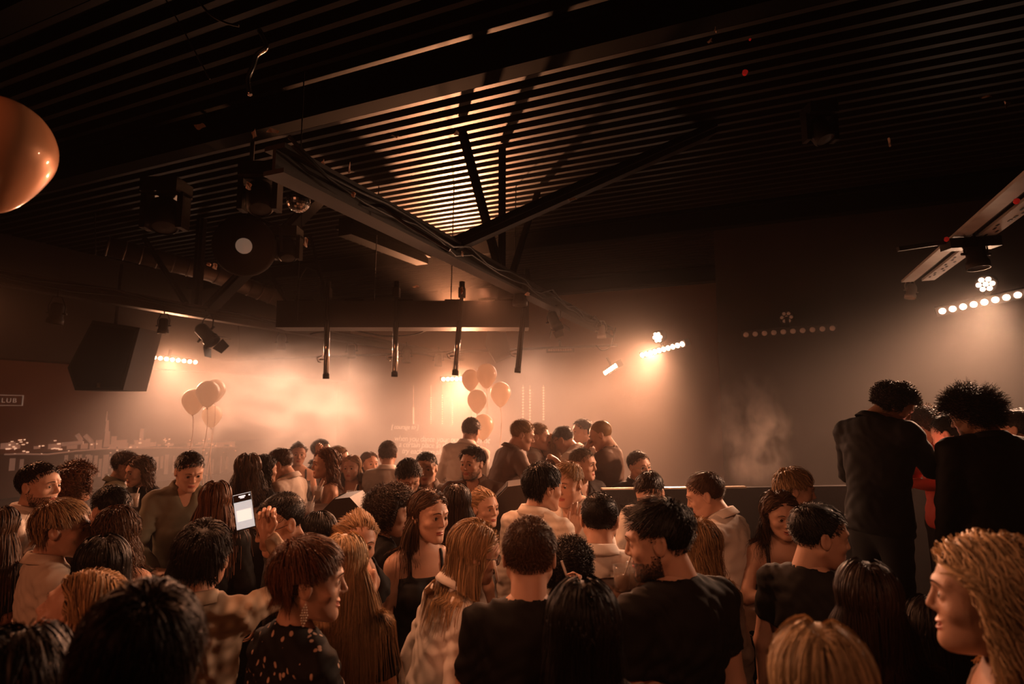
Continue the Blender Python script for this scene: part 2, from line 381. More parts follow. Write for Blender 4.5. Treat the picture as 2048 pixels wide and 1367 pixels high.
# cross beams (purlins) under the deck
for k, (bb, lab) in enumerate([(1.7, 'dark roof purlin nearest the camera'), (3.3, 'second dark roof purlin from the camera'), (7.35, 'dark roof purlin above the hanging black box'), (10.3, 'farthest dark roof purlin in the haze')]):
    tg = empty('roof_purlin', RM(5, bb, 4.42), lab, 'beam', 'purlins under the deck')
    q = MB(); q.bar(RM(9.9, bb, 4.50), RM(-8.9, bb, 4.50), .14, .02); q.bar(RM(9.9, bb, 4.28), RM(-8.9, bb, 4.28), .14, .02); q.build('flange', M_purlin, tg)
    q = MB(); q.bar(RM(9.9, bb, 4.39), RM(-8.9, bb, 4.39), .02, .2); q.build('web', M_purlin, tg)
def strut(name, p0, p1, w, h, label, m=M_steel):
    q = MB(); q.bar(p0, p1, w, h); q.bar(p0, p1, w * 1.5, h * .18)
    return tag(q.build(name, m, loc=p0), label, 'strut')
def bx_(px, py, z=ZB): return WZ(px, py, z)
a_, b_ = 6.35, 5.25
pL = WZ(392, 622, ZB + .05); strut('roof_post', pL, pL + [0, 0, 1.22], .09, .09, 'black vertical post rising from the left beam to the roof')
strut('roof_brace', WZ(418, 618, ZB + .06), WZ(650, 385, 4.5), .14, .1, 'thick dark brace slanting up right from the left beam')
strut('roof_brace', WZ(372, 607, ZB + .06), WZ(290, 478, 4.5), .05, .05, 'thin dark brace slanting up left from the left beam')
pC = WZ(1004, 548, ZB + .05); strut('roof_post', pC, pC + [0, 0, 1.22], .07, .07, 'black vertical post above the centre beam')
strut('roof_brace', WZ(905, 492, ZB + .06), WZ(1420, 262, 4.5), .16, .1, 'thick black brace rising to the right above the centre beam')
strut('roof_brace', WZ(1000, 545, ZB + .06), WZ(924, 262, 4.5), .06, .06, 'slim dark brace leaning up left above the centre beam')
strut('roof_brace', WZ(1022, 555, ZB + .06), WZ(1075, 385, 4.5), .05, .05, 'slim dark brace leaning up right beside the centre post')
strut('roof_brace', WZ(600, 640, ZB), WZ(520, 520, 4.4), .05, .05, 'faint brace in the haze left of the hanging box')
strut('low_girder', WZ(690, 452, 4.0), WZ(845, 514, 4.0), .18, .2, 'dark girder beyond and below the centre beam', M_purlin)
strut('roof_brace', WZ(880, 585, 3.8), WZ(1010, 545, 4.3), .08, .08, 'dark hazy brace running up right behind the black box')
strut('roof_brace', WZ(655, 600, 3.4), WZ(620, 470, 4.4), .03, .03, 'thin rod slanting above the left hanging tube')
q = MB(); q.tube([W(240, 719, 11.2), W(477, 719, 10.9), W(800, 707, 10.2), W(1235, 690, 9.3)], .022, 8)
pp = tag(q.build('ceiling_pipe', M_steel, loc=W(477, 719, 10.9)), 'long thin dark pipe crossing the haze above the balloons', 'pipe')
q = MB(); q.tube([W(477, 640, 10.9), W(477, 719, 10.9)], .012, 6); q.tube([W(480, 720, 10.9) , W(480, 720, 10.9) + [0, 0, -.03]], .03, 6); q.build('hanger', M_steel, pp)
# round duct at upper left
q = MB(); P = [W(215, 492, 7.6), W(420, 545, 8.4), W(560, 598, 9.2)]; q.tube(P, .13, 20)
for i in range(14):
    u = i / 13 * 2; k = min(int(u), 1); p = P[k] + (P[k + 1] - P[k]) * (u - k); d = P[k + 1] - P[k]; d /= np.linalg.norm(d); q.tube([p - d * .012, p + d * .012], .138, 20)
tag(q.build('air_duct', mat('duct_metal', (.2, .15, .12), .35, .6), loc=P[0]), 'round ribbed metal duct running behind the left post', 'duct')
# bulk black box over the stage
bx = empty('hanging_black_box', W(805, 655, 6.1), 'long black box hung over the stage holding the four tubes', 'truss box')
q = MB(); c = (W(550, 600, 6.1) + W(1062, 655, 6.1)) / 2; L = (1062 - 550) / FPX * 6.1; q.box(c + [0, .15, 0], (L, .3, .29)); q.build('housing', M_black, bx)
q = MB()
for k in range(5): q.box(c + [-L / 2 + L * (k + .5) / 5, .15, .155], (.2, .2, .03))
q.build('top_plate', M_steel, bx)
for k in range(4): q = MB(); x = [-1.2, -.35, .5, 1.2][k]; q.tube([c + [x, .15, .15], c + [x + .02, .15, 1.55]], .006, 5); q.build('suspension_wire', M_steel, bx)
q = MB(); q.tube([W(596, 640, 6.0), W(597, 560, 6.0), W(612, 535, 6.0), W(632, 540, 6.0), W(645, 600, 6.0)], .009, 6); q.build('cable', M_rubber, bx)
# four hanging tubes
for k, (x0, y0, x1, y1, lab) in enumerate([(655, 585, 652, 757, 'leftmost of the four hanging clear tubes below the black box'), (793, 585, 789, 753, 'second from left of the four hanging tubes'), (924, 585, 910, 750, 'third hanging tube, just left of the gold balloons'), (1054, 560, 1035, 745, 'rightmost hanging tube, nearly all dark, right of the balloons')]):
    Yt = 6.0; p0, p1 = W(x0, y0, Yt), W(x1, y1, Yt); d = p1 - p0; d /= np.linalg.norm(d)
    t = empty('hanging_tube', p0, lab, 'hanging light tube', 'hanging tubes under the black box')
    q = MB(); q.tube([p0 + d * .30, p1 - d * .03], .029, 20); q.build('tube', [M_chrome, M_chrome, M_chrome, M_steel][k], t)
    for sx in (-1, 1): q = MB(); q.tube([p0 + d * .30 + [.010 * sx, -.024, 0], p1 - d * .03 + [.010 * sx, -.024, 0]], .0065, 8); q.build('centre_shade_strip', M_black, t)  # black strips added to keep the tube's middle dark between its bright edges
    q = MB(); q.tube([p0 + d * .02, p0 + d * .3], .02, 10); q.build('neck', M_steel, t)
    q = MB(); q.tube([p1 - d * .05, p1], .034, 16); q.build('end_cap', M_steel, t)
    q = MB(); q.box(p0 + [0, 0, .0], (.07, .09, .1)); q.tube([p0 + [0, 0, .03], p0 + [0, 0, .12]], .03, 10); q.build('clamp', M_black, t)
    q = MB(); pk = p1 - d * .2; q.tube([pk + [-.03, 0, 0], pk + [-.07, 0, .0]], .008, 6)
    q.tube([pk + [-.05, 0, 0.04], pk + [-.1, 0, .02], pk + [-.085, 0, -.02], pk + [-.05, 0, -.03]], .005, 6); q.build('knob', M_alu, t)
# ------------------------------------------------------------------ lamps
def spot(loc, tgt, power, ang, col=(1, .55, .33), blend=.6, rad=.12):
    l = bpy.data.lights.new('spot_light', 'SPOT'); l.energy = power; l.color = col; l.spot_size = math.radians(ang); l.spot_blend = blend; l.shadow_soft_size = rad
    o = bpy.data.objects.new('spot_light', l); C.objects.link(o); o.location = tuple(loc)
    o.rotation_euler = (Vector(tgt) - Vector(loc)).to_track_quat('-Z', 'Y').to_euler(); return o
def led_bar(p0, p1, aim, n, label, on=True, r=.032):
    t = empty('led_bar', (p0 + p1) / 2, label, 'stage light'); d = p1 - p0; d /= np.linalg.norm(d); aim = np.array(aim) - (p0 + p1) / 2; aim = aim - d * (aim @ d); aim /= np.linalg.norm(aim); up = np.cross(d, aim)
    c = (p0 + p1) / 2; q = MB(); q.box(c - aim * .05, (np.linalg.norm(p1 - p0) + .1, .08, .09), (d, aim, up)); q.build('housing', M_black, t)
    q = MB(); q.box(c - aim * .05 + up * (.1 if up[2] > 0 else -.1), (.04, .02, .14), (d, aim, up)); q.build('bracket', M_steel, t)
    for i in range(n):
        q = MB(); q.lathe([(.0001, 0), (r * .9, 0), (r, -.006), (r, -.012)][::-1], p0 + (p1 - p0) * i / (n - 1) + aim * .004, aim, 12); q.build('lens', M_led if on else M_ledoff, t)
def par7(c, aim, label, on=True, R=.075):
    aim = np.array(aim) - c; aim /= np.linalg.norm(aim); t = empty('par_light', c, label, 'stage light')
    x = np.cross(aim, (0, 0, 1)); x /= np.linalg.norm(x); y = np.cross(x, aim)
    q = MB(); q.lathe([(R * .6, -.14), (R * 1.1, -.1), (R * 1.15, 0), (R, 0), (.001, -.004)], c, aim, 20); q.build('housing', M_black, t)
    for i in range(7):
        a = i * PI / 3; p = c + aim * .006 + (0 if i == 6 else 1) * R * .66 * (x * math.cos(a) + y * math.sin(a)); q = MB(); q.lathe([(R * .27, -.008), (R * .27, 0), (.0001, .002)], p, aim, 10); q.build('lens', M_led if on else M_ledoff, t)
CR = np.array([-1.0, 3.0, 0.8])      # where the crowd stands
def bar_(x0, y0, Y0, x1, y1, Y1, aim, n, lab, on=True, r=.032): led_bar(W(x0, y0, Y0), W(x1, y1, Y1), aim, n, lab, on, r); return (W(x0, y0, Y0) + W(x1, y1, Y1)) / 2
cA = bar_(284, 712, 9.6, 391, 724, 10.2, (-2, 2, 1), 10, 'glowing row of lamps high at the left beside the black speaker')
cB = bar_(887, 758, 10.2, 948, 756, 10.4, (-1, 2, 1), 8, 'bright light bar half behind the central balloons')
cC = bar_(1209, 746, 8.4, 1231, 731, 7.6, (-2, 4, 1), 7, 'short slanted light bar right of the hanging tubes', r=.028)
cD = bar_(1284, 710, 8.0, 1364, 688, 7.3, (-2, 2.5, 1), 10, 'slanted row of ten lit lamps left of the dark wing wall')
cE = bar_(1885, 622, 5.4, 2082, 580, 5.0, (-.5, 1.5, .6), 10, 'large glowing lamp row at the right edge above the suited men', r=.027)
bar_(1492, 669, 6.75, 1665, 656, 6.4, (0, 1, 1.5), 10, 'unlit lamp row on the dark wing wall', False, .03)
bar_(1098, 700, 9.9, 1141, 699, 9.8, (0, 1, 1.5), 10, 'small unlit lamp row far back right of the tubes', False, .018)
par7(W(1315, 674, 7.6), (-3, 3, 1), 'small cluster lamp of seven lit lenses above the slanted lamp row')
par7(W(1971, 568, 5.2), (-.5, 1, 1.2), 'round seven-lens lamp glowing above the right lamp row')
par7(W(1573, 634, 6.7), (0, 1, 1.5), 'unlit round seven-lens lamp above the unlit lamp row', False)
WARM = (1, .74, .58)
spot(cA + [.05, -.12, -.05], (-3.2, 7.2, 0), 900, 88, WARM, .7, .4)
spot(cB + [.0, -.12, -.05], (-.9, 7.4, 0), 1250, 92, WARM, .7, .45)
spot(cC + [-.05, -.12, -.05], (-1.5, 6.5, .2), 330, 84, (1, .60, .40), .7, .35)
spot(cD + [-.08, -.12, -.05], (-.4, 5.2, 0), 1000, 82, (1, .53, .32), .7, .35)
spot(cE + [-.05, -.10, -.06], (2.2, 4.4, 0), 1100, 98, (1, .57, .36), .7, .3)
for px_, py_, Yl_, P_ in ((563, 690, 8.6, 260), (703, 708, 9.6, 1000), (1060, 705, 9.4, 650)):  # extra spots added to spread the stage haze glow; the last has no can
    spot(W(px_, py_, Yl_) + [0, 0, -.15], W(px_, py_, Yl_) + [-.2, -2.2, -3], P_, 116, WARM, .9, .6)
# narrower lamps of the same bars rake the dancers' heads from behind
RIM = (1, .58, .36)
spot(cB + [.1, -.12, -.05], (-.6, 2.2, 1.3), 1000, 50, RIM)
spot(cD + [-.12, -.12, -.05], (-.4, 2.4, 1.3), 700, 56, RIM)
spot(cE + [-.1, -.14, -.06], (-.4, 2.0, 1.3), 160, 64, RIM)
spot(cA + [.1, -.12, -.05], (-1.4, 2.4, 1.3), 450, 50, RIM)
# added unseen up-light behind the black box, raking the roof deck
spot((-.85, 8.8, 3.45), (-.85, 6.9, 4.55), 2600, 66, (1, .42, .2), .9, .05)
# cans on the beams shining down on the dancers
spot(RM(2.1, 4.3, 3.05), (.0, 2.6, 1.2), 200, 80, (1, .36, .16), .8, .08)
spot(RM(2.1, 2.0, 3.1), (-.4, 2.5, 1.2), 80, 96, (1, .40, .19), .8, .1)
spot(RM(6.35, 2.6, 3.05), (-1.6, 2.6, 1.2), 200, 90, (1, .36, .16), .8, .08)
# lamps behind the photographer: soft red-amber front light
spot((-3.2, -1.6, 3.6), (-1.2, 3.4, 1.3), 165, 50, (1, .30, .13), .7, .2)
spot((.5, -1.0, 3.8), (.55, 3.3, 1.2), 75, 36, (1, .42, .22), .6, .15)
spot((2.6, -1.8, 3.6), (1.4, 2.6, 1.1), 16, 60, (1, .22, .08), .7, .25)

def can(px, py, Y, size, aim, label, m=M_black, lens=None, barn=False, beamz=None):
    """theatre can hanging from a yoke; (px,py) is its body centre"""
    c = W(px, py, Y); aim = np.array(aim, float); aim /= np.linalg.norm(aim); t = empty('stage_can', c, label, 'stage light')
    s = size; q = MB(); q.lathe([(.001, -s * .75), (s * .3, -s * .72), (s * .42, -s * .55), (s * .42, s * .3), (s * .5, s * .42), (s * .5, s * .75), (s * .44, s * .75), (s * .42, s * .4)], c, aim, 22); q.build('body', m, t)
    q = MB(); q.lathe([(s * .42, s * .36), (s * .2, s * .42), (.001, s * .43)], c, aim, 22); q.build('lens', lens or M_ledoff, t)
    x = np.cross(aim, (0, 1, .01)); x /= np.linalg.norm(x); top = c + np.array([0, 0, s * 1.15])
    q = MB(); 
    for sg_ in (-1, 1): q.tube([c + x * s * .56 * sg_, c + x * s * .6 * sg_ + [0, 0, s * .5], top + x * s * .3 * sg_, top], s * .045, 6); q.tube([c + x * s * .46 * sg_, c + x * s * .72 * sg_], s * .07, 8)
    q.tube([top, top + [0, 0, (beamz - top[2]) if beamz else s * .5]], s * .06, 6); q.build('yoke', M_alu if m is M_alu else m, t)
    if barn:
        q = MB(); y = np.cross(x, aim)
        for dd, o_ in ((x, y), (-x, y), (y, x), (-y, x)):
            p = c + aim * s * .75 + dd * s * .5; V = [p - o_ * s * .45, p + o_ * s * .45, p + o_ * s * .35 + aim * s * .5 + dd * s * .35, p - o_ * s * .35 + aim * s * .5 + dd * s * .35]; V += [v + dd * .004 for v in V]
            q.add(V, [(0, 1, 2, 3), (7, 6, 5, 4), (0, 4, 5, 1), (1, 5, 6, 2), (2, 6, 7, 3), (3, 7, 4, 0)])
        q.build('barn_door', m, t)
    return t
D_ = (0, 0, -1)
can(113, 626, 5.5, .14, (-.1, 0, -1), 'boxy stage can leftmost under the left beam', beamz=3.2)
can(327, 651, 6.6, .12, (0, 0, -1), 'small upright stage can under the left beam, left of the big tilted one', beamz=3.18)
can(412, 668, 7.0, .19, (.75, -.1, -.75), 'big tilted black stage can silhouetted under the left beam', barn=True, beamz=3.2)
can(563, 684, 8.6, .14, (0, 0, -1), 'hazy stage can between the tilted can and the first tube', beamz=3.2)
can(703, 702, 9.6, .15, (.1, 0, -1), 'faint stage can between the first and second hanging tubes', beamz=3.2)
can(813, 712, 9.8, .15, (0, 0, -1), 'faint stage can on the pipe right of the second tube')
can(877, 720, 9.9, .14, (0, 0, -1), 'faint stage can on the pipe left of the third tube')
can(1040, 588, 5.6, .15, (0, 0, -1), 'upright black stage can on the centre beam beside its post', beamz=3.2)
can(1108, 640, 6.5, .14, (.35, -.2, -.9), 'stage can with open flaps hanging under the centre beam', barn=True, beamz=3.2)
can(1203, 662, 8.2, .13, (0, 0, -1), 'small stage can at the far end of the centre beam', M_alu, beamz=3.2)
can(1952, 508, 3.9, .14, (0, -.1, -1), 'black stage can under the slotted rail with a bright rim', lens=mat('can_lens_lit', (.9, .7, .5), .4, emit=2.5, ecol=(1, .6, .4)), beamz=3.2)
can(1822, 582, 5.6, .10, (-.2, 0, -1), 'small spotlight at the near end of the slotted rail', M_alu, beamz=3.22)
q = MB(); q.bar(W(1796, 498, 3.9), W(1905, 482, 3.9), .03, .03, 1); q.bar(W(1890, 490, 3.9), W(1992, 484, 3.9), .1, .07)
tag(q.build('cross_arm', [M_black, M_beam], loc=W(1900, 485, 3.9)), 'dark cross arm with a long thin bar under the slotted rail', 'bracket')
# mirror ball and dish lamp
t = empty('mirror_ball', W(597, 402, 3.6), 'glinting mirror ball hung among confetti above the left centre', 'mirror ball')
q = MB(); R = .075; c = W(597, 402, 3.6); nlat = 14
for i in range(nlat):
    th0, th1 = PI * i / nlat, PI * (i + 1) / nlat; n = max(5, int(2 * nlat * math.sin((th0 + th1) / 2)))
    for k in range(n):
        a0_, a1_ = 2 * PI * k / n, 2 * PI * (k + .9) / n; t1 = th0 + (th1 - th0) * .9
        V = [c + R * np.array([math.sin(t_) * math.cos(a), math.sin(t_) * math.sin(a), math.cos(t_)]) for t_, a in ((th0, a0_), (t1, a0_), (t1, a1_), (th0, a1_))]; q.add(V, [(0, 1, 2, 3)])
q.build('mirror_tiles', M_chrome, t)
q = MB(); q.lathe([(R * .97 * math.sin(PI * i / 12) + .0001, -R * .97 * math.cos(PI * i / 12)) for i in range(13)], c); q.build('core', M_black, t)
q = MB(); q.tube([c + [0, 0, R], c + [0, 0, .9]], .004, 6); q.build('wire', M_steel, t)
t = empty('dish_lamp', W(487, 490, 5.0), 'big round black drum lamp with a pale disc in its centre', 'stage light'); c = W(487, 492, 5.0); ax = W(505, 485, 4) - c; ax = np.array([.15, -1, -.25]); ax /= np.linalg.norm(ax)
q = MB(); q.lathe([(.1, .28), (.22, .2), (.27, .06), (.27, 0), (.25, -.02), (.09, -.05), (.07, -.06)], c, -ax * 1, 32); q.build('drum', M_cab, t)
q = MB(); q.lathe([(.07, .0), (.068, .015), (.0001, .018)], c + ax * .05 + np.array([.02, 0, .0]), ax, 28); q.build('disc', mat('pale_disc', (.8, .6, .48), .6, emit=.12, ecol=(1, .6, .4)), t)
q = MB(); q.tube([c - ax * .1 + [0, 0, .27], c - ax * .1 + [0, 0, 1.4]], .02, 8); q.tube([c + [-.3, .1, -.02], c + [-.28, .1, .2], c + [0, .1, .32], c + [.28, .1, .2], c + [.3, .1, -.02]], .014, 8); q.build('bracket', M_black, t)
for (px, py, Y, s_, lab) in [(330, 430, 4.6, .3, 'dark bulky moving light in the roof at the left'), (575, 500, 5.2, .22, 'dark moving light right of the drum lamp'), (520, 395, 4.2, .26, 'dark moving light left of the mirror ball'), (1640, 262, 4.0, .2, 'faint dark moving light high in the right of the roof')]:
    c = W(px, py, Y); t = empty('moving_light', c, lab, 'stage light')
    q = MB(); q.box(c + [0, 0, s_ * .75], (s_ * 1.0, s_ * .8, s_ * .4)); q.build('base', M_black, t)
    q = MB(); [q.box(c + [sx * s_ * .5, 0, s_ * .1], (s_ * .16, s_ * .4, s_ * 1.0)) for sx in (-1, 1)]; q.box(c + [0, 0, s_ * .56], (s_ * 1.16, s_ * .3, s_ * .1)); q.build('yoke', M_black, t)
    q = MB(); q.lathe([(s_ * .2, -s_ * .5), (s_ * .36, -s_ * .35), (s_ * .4, 0), (s_ * .36, s_ * .4), (s_ * .3, s_ * .45)], c, (.2, -.3, -.9), 20); q.build('head', M_black, t)
    q = MB(); q.lathe([(s_ * .3, s_ * .42), (.0001, s_ * .46)], c, (.2, -.3, -.9), 20); q.build('lens', M_cab, t)
# speakers
def cabinet(name, pts, Y, dep, label, logo=None):
    t = empty(name, W(pts[2][0], pts[2][1], Y), label, 'speaker'); q = MB(); f = [W(x, y, Y) for x, y in pts]; k = [p + np.array([0, dep, .0]) for p in f]; n = len(f)
    q.add(f + k, [tuple(range(n)), tuple(range(n, 2 * n))[::-1]] + [(i, i + n, (i + 1) % n + n, (i + 1) % n) for i in range(n)]); q.build('cabinet', M_cab, t)
    q = MB(); cc = sum(f) / n; g = [cc + (p - cc) * .9 + np.array([0, -.008, 0]) for p in f]; kk = [p + np.array([0, .01, 0]) for p in g]
    q.add(g + kk, [tuple(range(n)), tuple(range(n, 2 * n))[::-1]] + [(i, i + n, (i + 1) % n + n, (i + 1) % n) for i in range(n)]); q.build('grille', M_black, t)
    q = MB(); q.tube([cc + [0, dep / 2, .3], cc + [0.02, dep / 2, 3.9 - cc[2]]], .02, 8); q.build('hanger', M_steel, t)
    if logo: q = MB(); q.box(W(*logo, Y - .02), (.035, .01, .05)); q.build('badge', mat('brass_badge', (.75, .55, .3), .3, .6), t)
cabinet('hanging_speaker', [(150, 780), (246, 780), (280, 655), (185, 640), (135, 735)], 7.0, .45, 'black tapered loudspeaker hung before the mural with a small badge', (197, 770))
cabinet('hanging_speaker', [(990, 722), (1022, 708), (1013, 664), (975, 660), (970, 690)], 8.6, .4, 'hazy angular loudspeaker between the two right hanging tubes')
# cables and scraps
def wire(pts, Y, r, label, m=M_rubber, cat='cable'):
    P = [W(x, y, Y) for x, y in pts]
    cu = []; 
    for i in range(len(P) - 1):
        p0 = P[max(i - 1, 0)]; p1 = P[i]; p2 = P[i + 1]; p3 = P[min(i + 2, len(P) - 1)]
        for k in range(6): u = k / 6; cu.append(.5 * ((2 * p1) + (p2 - p0) * u + (2 * p0 - 5 * p1 + 4 * p2 - p3) * u * u + (3 * p1 - p0 - 3 * p2 + p3) * u ** 3))
    cu.append(P[-1]); q = MB(); q.tube(cu, r, 6); return tag(q.build('hanging_cable', m, loc=P[0]), label, cat)
wire([(395, 0), (420, 28), (450, 45), (478, 52)], 2.9, .006, 'thin drooping cable at the top left', M_beam)
wire([(332, 0), (372, 70), (410, 140), (420, 158)], 2.8, .004, 'straight thin wire running down from the top left', M_beam)
wire([(518, 60), (530, 80), (532, 96), (514, 110), (505, 135), (495, 160), (500, 190)], 2.6, .012, 'shiny bunched black cable hanging near the top left', M_chrome)
wire([(700, 375), (712, 395), (735, 410), (765, 413), (800, 440), (850, 470), (900, 500)], 3.3, .010, 'sagging cable loop at the near end of the centre beam', M_rubber)
wire([(1192, 690), (1205, 700), (1222, 690), (1231, 655)], 8, .008, 'cable loop hanging from the end of the centre beam')
wire([(190, 425), (191, 508)], 5.5, .006, 'thin rod with a tiny lamp hanging at the left', M_beam)
wire([(620, 668), (640, 664), (700, 660), (770, 672), (830, 668), (860, 655)], 6.8, .009, 'cable drooping below the hanging black box')
r = random.Random(11)
scr = [(400, 252, 26, 14), (508, 268, 12, 22), (545, 262, 24, 10), (566, 298, 6, 6), (594, 315, 12, 9), (646, 325, 8, 14), (640, 346, 8, 10), (621, 379, 9, 15), (699, 336, 4, 26), (913, 267, 10, 10), (790, 272, 14, 4), (924, 580, 5, 16), (925, 507, 4, 12), (1055, 588, 10, 8), (832, 573, 14, 5), (612, 484, 5, 22), (497, 372, 8, 18), (1431, 60, 5, 12), (1420, 82, 7, 9), (1973, 193, 20, 6), (2013, 208, 12, 16), (1779, 284, 3, 20), (1145, 398, 16, 5), (430, 532, 6, 14), (418, 528, 7, 8), (707, 388, 8, 12)]
for k, (px, py, w_, h_) in enumerate(scr):
    Y = 3.6 if py > 450 else 3.0; c = W(px, py, Y); q = MB(); n = 7; V = []; a = r.uniform(0, 6)
    for i in range(n):
        for j in range(3):
            u = (i / (n - 1) - .5); v = (j / 2 - .5) * (1 - 1.3 * u * u * 2); V.append(c + np.array([u * w_ / FPX * Y + .004 * math.sin(9 * v + a), .012 * math.sin(5 * u + a) , v * h_ / FPX * Y + .15 * u * h_ / FPX * Y * math.cos(a)]))
    F = [(i * 3 + j, i * 3 + j + 1, (i + 1) * 3 + j + 1, (i + 1) * 3 + j) for i in range(n - 1) for j in range(2)]; V2 = [v + np.array([0, .002, 0]) for v in V]
    q.add(V + V2, F + [tuple(i + 3 * n for i in f)[::-1] for f in F]); 
    tag(q.build('paper_scrap', M_paper, loc=c), 'stray paper or tape scrap caught in the dark roof', 'scrap', 'scraps caught in the roof structure')
for k, (px, py, lab) in enumerate([(1490, 145, 'red tape tag high in the right of the roof'), (1500, 79, 'tiny red tape tag above the other red tag'), (868, 463, 'red tape on the centre beam, nearest of three'), (905, 478, 'red tape on the centre beam by the thick brace'), (1893, 478, 'red tape at the joint of the slotted rail'), (2033, 402, 'red tape on the slotted rail near the photo edge')]):
    Y = [3.5, 3.5, 4.0, 4.35, 3.85, 3.1][k]; c = W(px, py, Y); q = MB(); sz = [.035, .015, .03, .03, .03, .03][k]; q.lathe([(sz * .3, -sz * .5), (sz * .5, -sz * .2), (sz * .5, sz * .3), (sz * .2, sz * .5)], c, (.3, 0, 1), 7); tag(q.build('red_tape', M_red, loc=c), lab, 'tape')
# ------------------------------------------------------------------ balloons
def balloon(px, py, wpx, Y, label, m, group=None, string=0, strpx=None):
    c = W(px, py, Y); R = wpx / 2 / FPX * Y; t = empty('balloon', c, label, 'balloon', group); q = MB()
    prof = []
    for i in range(33):
        th = PI * i / 32; z = math.cos(th); rr = math.sin(th) * (1 - .0 * z); zz = z * (1.05 if z > 0 else 1.0 + .38 * (-z) ** 1.6); rr *= (1 if z > 0 else 1 - .16 * (-z) ** 2)
        prof.append((max(rr * R, .0002), zz * R))
    q.lathe(prof[::-1], c, (0, 0, 1), 40); q.build('skin', m, t)
    q = MB(); b0 = c - [0, 0, R * 1.38]; q.lathe([(.004, .01), (.006, 0), (.012, -.012), (.011, -.014), (.003, -.004)], b0, n=10); q.build('knot', m, t)
    if string:
        q = MB(); q.tube([b0 + [0, 0, -string * u + 0] + np.array([.015 * math.sin(7 * u), .01 * math.cos(5 * u), 0]) for u in np.linspace(0, 1, 14)], .0035, 5); q.build('string', M_paper, t)
balloon(-4, 296, 202, 1.62, 'large shiny gold balloon cut by the left edge of the photo', M_balloon, string=1.2)
g = 'balloon bunch at the left in the smoke'
for a in [(387, 800, 42, 7.6, 'leftmost balloon of the left bunch'), (416, 784, 44, 7.4, 'middle balloon of the left bunch'), (431, 778, 38, 7.7, 'rightmost balloon of the left bunch, partly hidden'), (424, 829, 37, 7.8, 'faint lowest balloon of the left bunch')]: balloon(*a, M_pballoon, g, 1.0)
g = 'balloon bunch at the centre beside the third tube'
for a in [(941, 757, 36, 7.4, 'upper left balloon of the central bunch'), (973, 748, 41, 7.2, 'topmost balloon of the central bunch'), (1001, 785, 41, 7.1, 'rightmost balloon of the central bunch'), (954, 799, 39, 7.1, 'left middle balloon of the central bunch'), (966, 850, 42, 6.6, 'lowest balloon of the central bunch, in front of a head')]: balloon(*a, M_pballoon, g, .9)
# ------------------------------------------------------------------ smoke
def smoke(name, c, size, dens, scale, label, thr=.45, seed=0, aniso=.3):
    bm_ = MB(); bm_.lathe([(max(math.sin(PI * i / 16), .001), -math.cos(PI * i / 16)) for i in range(17)], (0, 0, 0), n=24)
    m = bpy.data.materials.new(name); m.use_nodes = True; nt = m.node_tree; nt.nodes.remove(nt.nodes['Principled BSDF']); out = nt.nodes['Material Output']
    v = nt.nodes.new('ShaderNodeVolumePrincipled'); v.inputs['Color'].default_value = (1, .88, .8, 1); v.inputs['Anisotropy'].default_value = aniso
    tc = nt.nodes.new('ShaderNodeTexCoord'); n = nt.nodes.new('ShaderNodeTexNoise'); n.inputs['Scale'].default_value = scale; n.inputs['Detail'].default_value = 4; n.inputs['Roughness'].default_value = .6; n.inputs['Distortion'].default_value = .4
    mp = nt.nodes.new('ShaderNodeMapping'); mp.inputs['Location'].default_value = (seed, seed * 1.7, 0); nt.links.new(tc.outputs['Object'], mp.inputs['Vector']); nt.links.new(mp.outputs['Vector'], n.inputs['Vector'])
    ln = nt.nodes.new('ShaderNodeVectorMath'); ln.operation = 'LENGTH'; nt.links.new(tc.outputs['Object'], ln.inputs[0])
    m1 = nt.nodes.new('ShaderNodeMapRange'); m1.inputs['From Min'].default_value = thr; m1.inputs['From Max'].default_value = thr + .3; nt.links.new(n.outputs['Fac'], m1.inputs['Value'])
    m2 = nt.nodes.new('ShaderNodeMapRange'); m2.inputs['From Min'].default_value = 1.0; m2.inputs['From Max'].default_value = .15; m2.interpolation_type = 'SMOOTHSTEP'; nt.links.new(ln.outputs['Value'], m2.inputs['Value'])
    a = nt.nodes.new('ShaderNodeMath'); a.operation = 'MULTIPLY'; nt.links.new(m1.outputs[0], a.inputs[0]); nt.links.new(m2.outputs[0], a.inputs[1])
    b2 = nt.nodes.new('ShaderNodeMath'); b2.operation = 'MULTIPLY'; b2.inputs[1].default_value = dens; nt.links.new(a.outputs[0], b2.inputs[0]); nt.links.new(b2.outputs[0], v.inputs['Density']); nt.links.new(v.outputs[0], out.inputs['Volume'])
    o = bm_.build(name, m); o.location = tuple(c); o.scale = size; return tag(o, label, 'smoke', kind='stuff')
smoke('smoke_cloud', W(560, 800, 8.0), (1.9, .9, 1.15), 2.0, 2.4, 'thick drifting smoke cloud over the crowd left of the tubes', .43, 1)
smoke('smoke_puff', W(1505, 862, 6.2), (.5, .4, .72), 13.0, 2.2, 'small smoke puff in front of the dark wing wall', .45, 5)
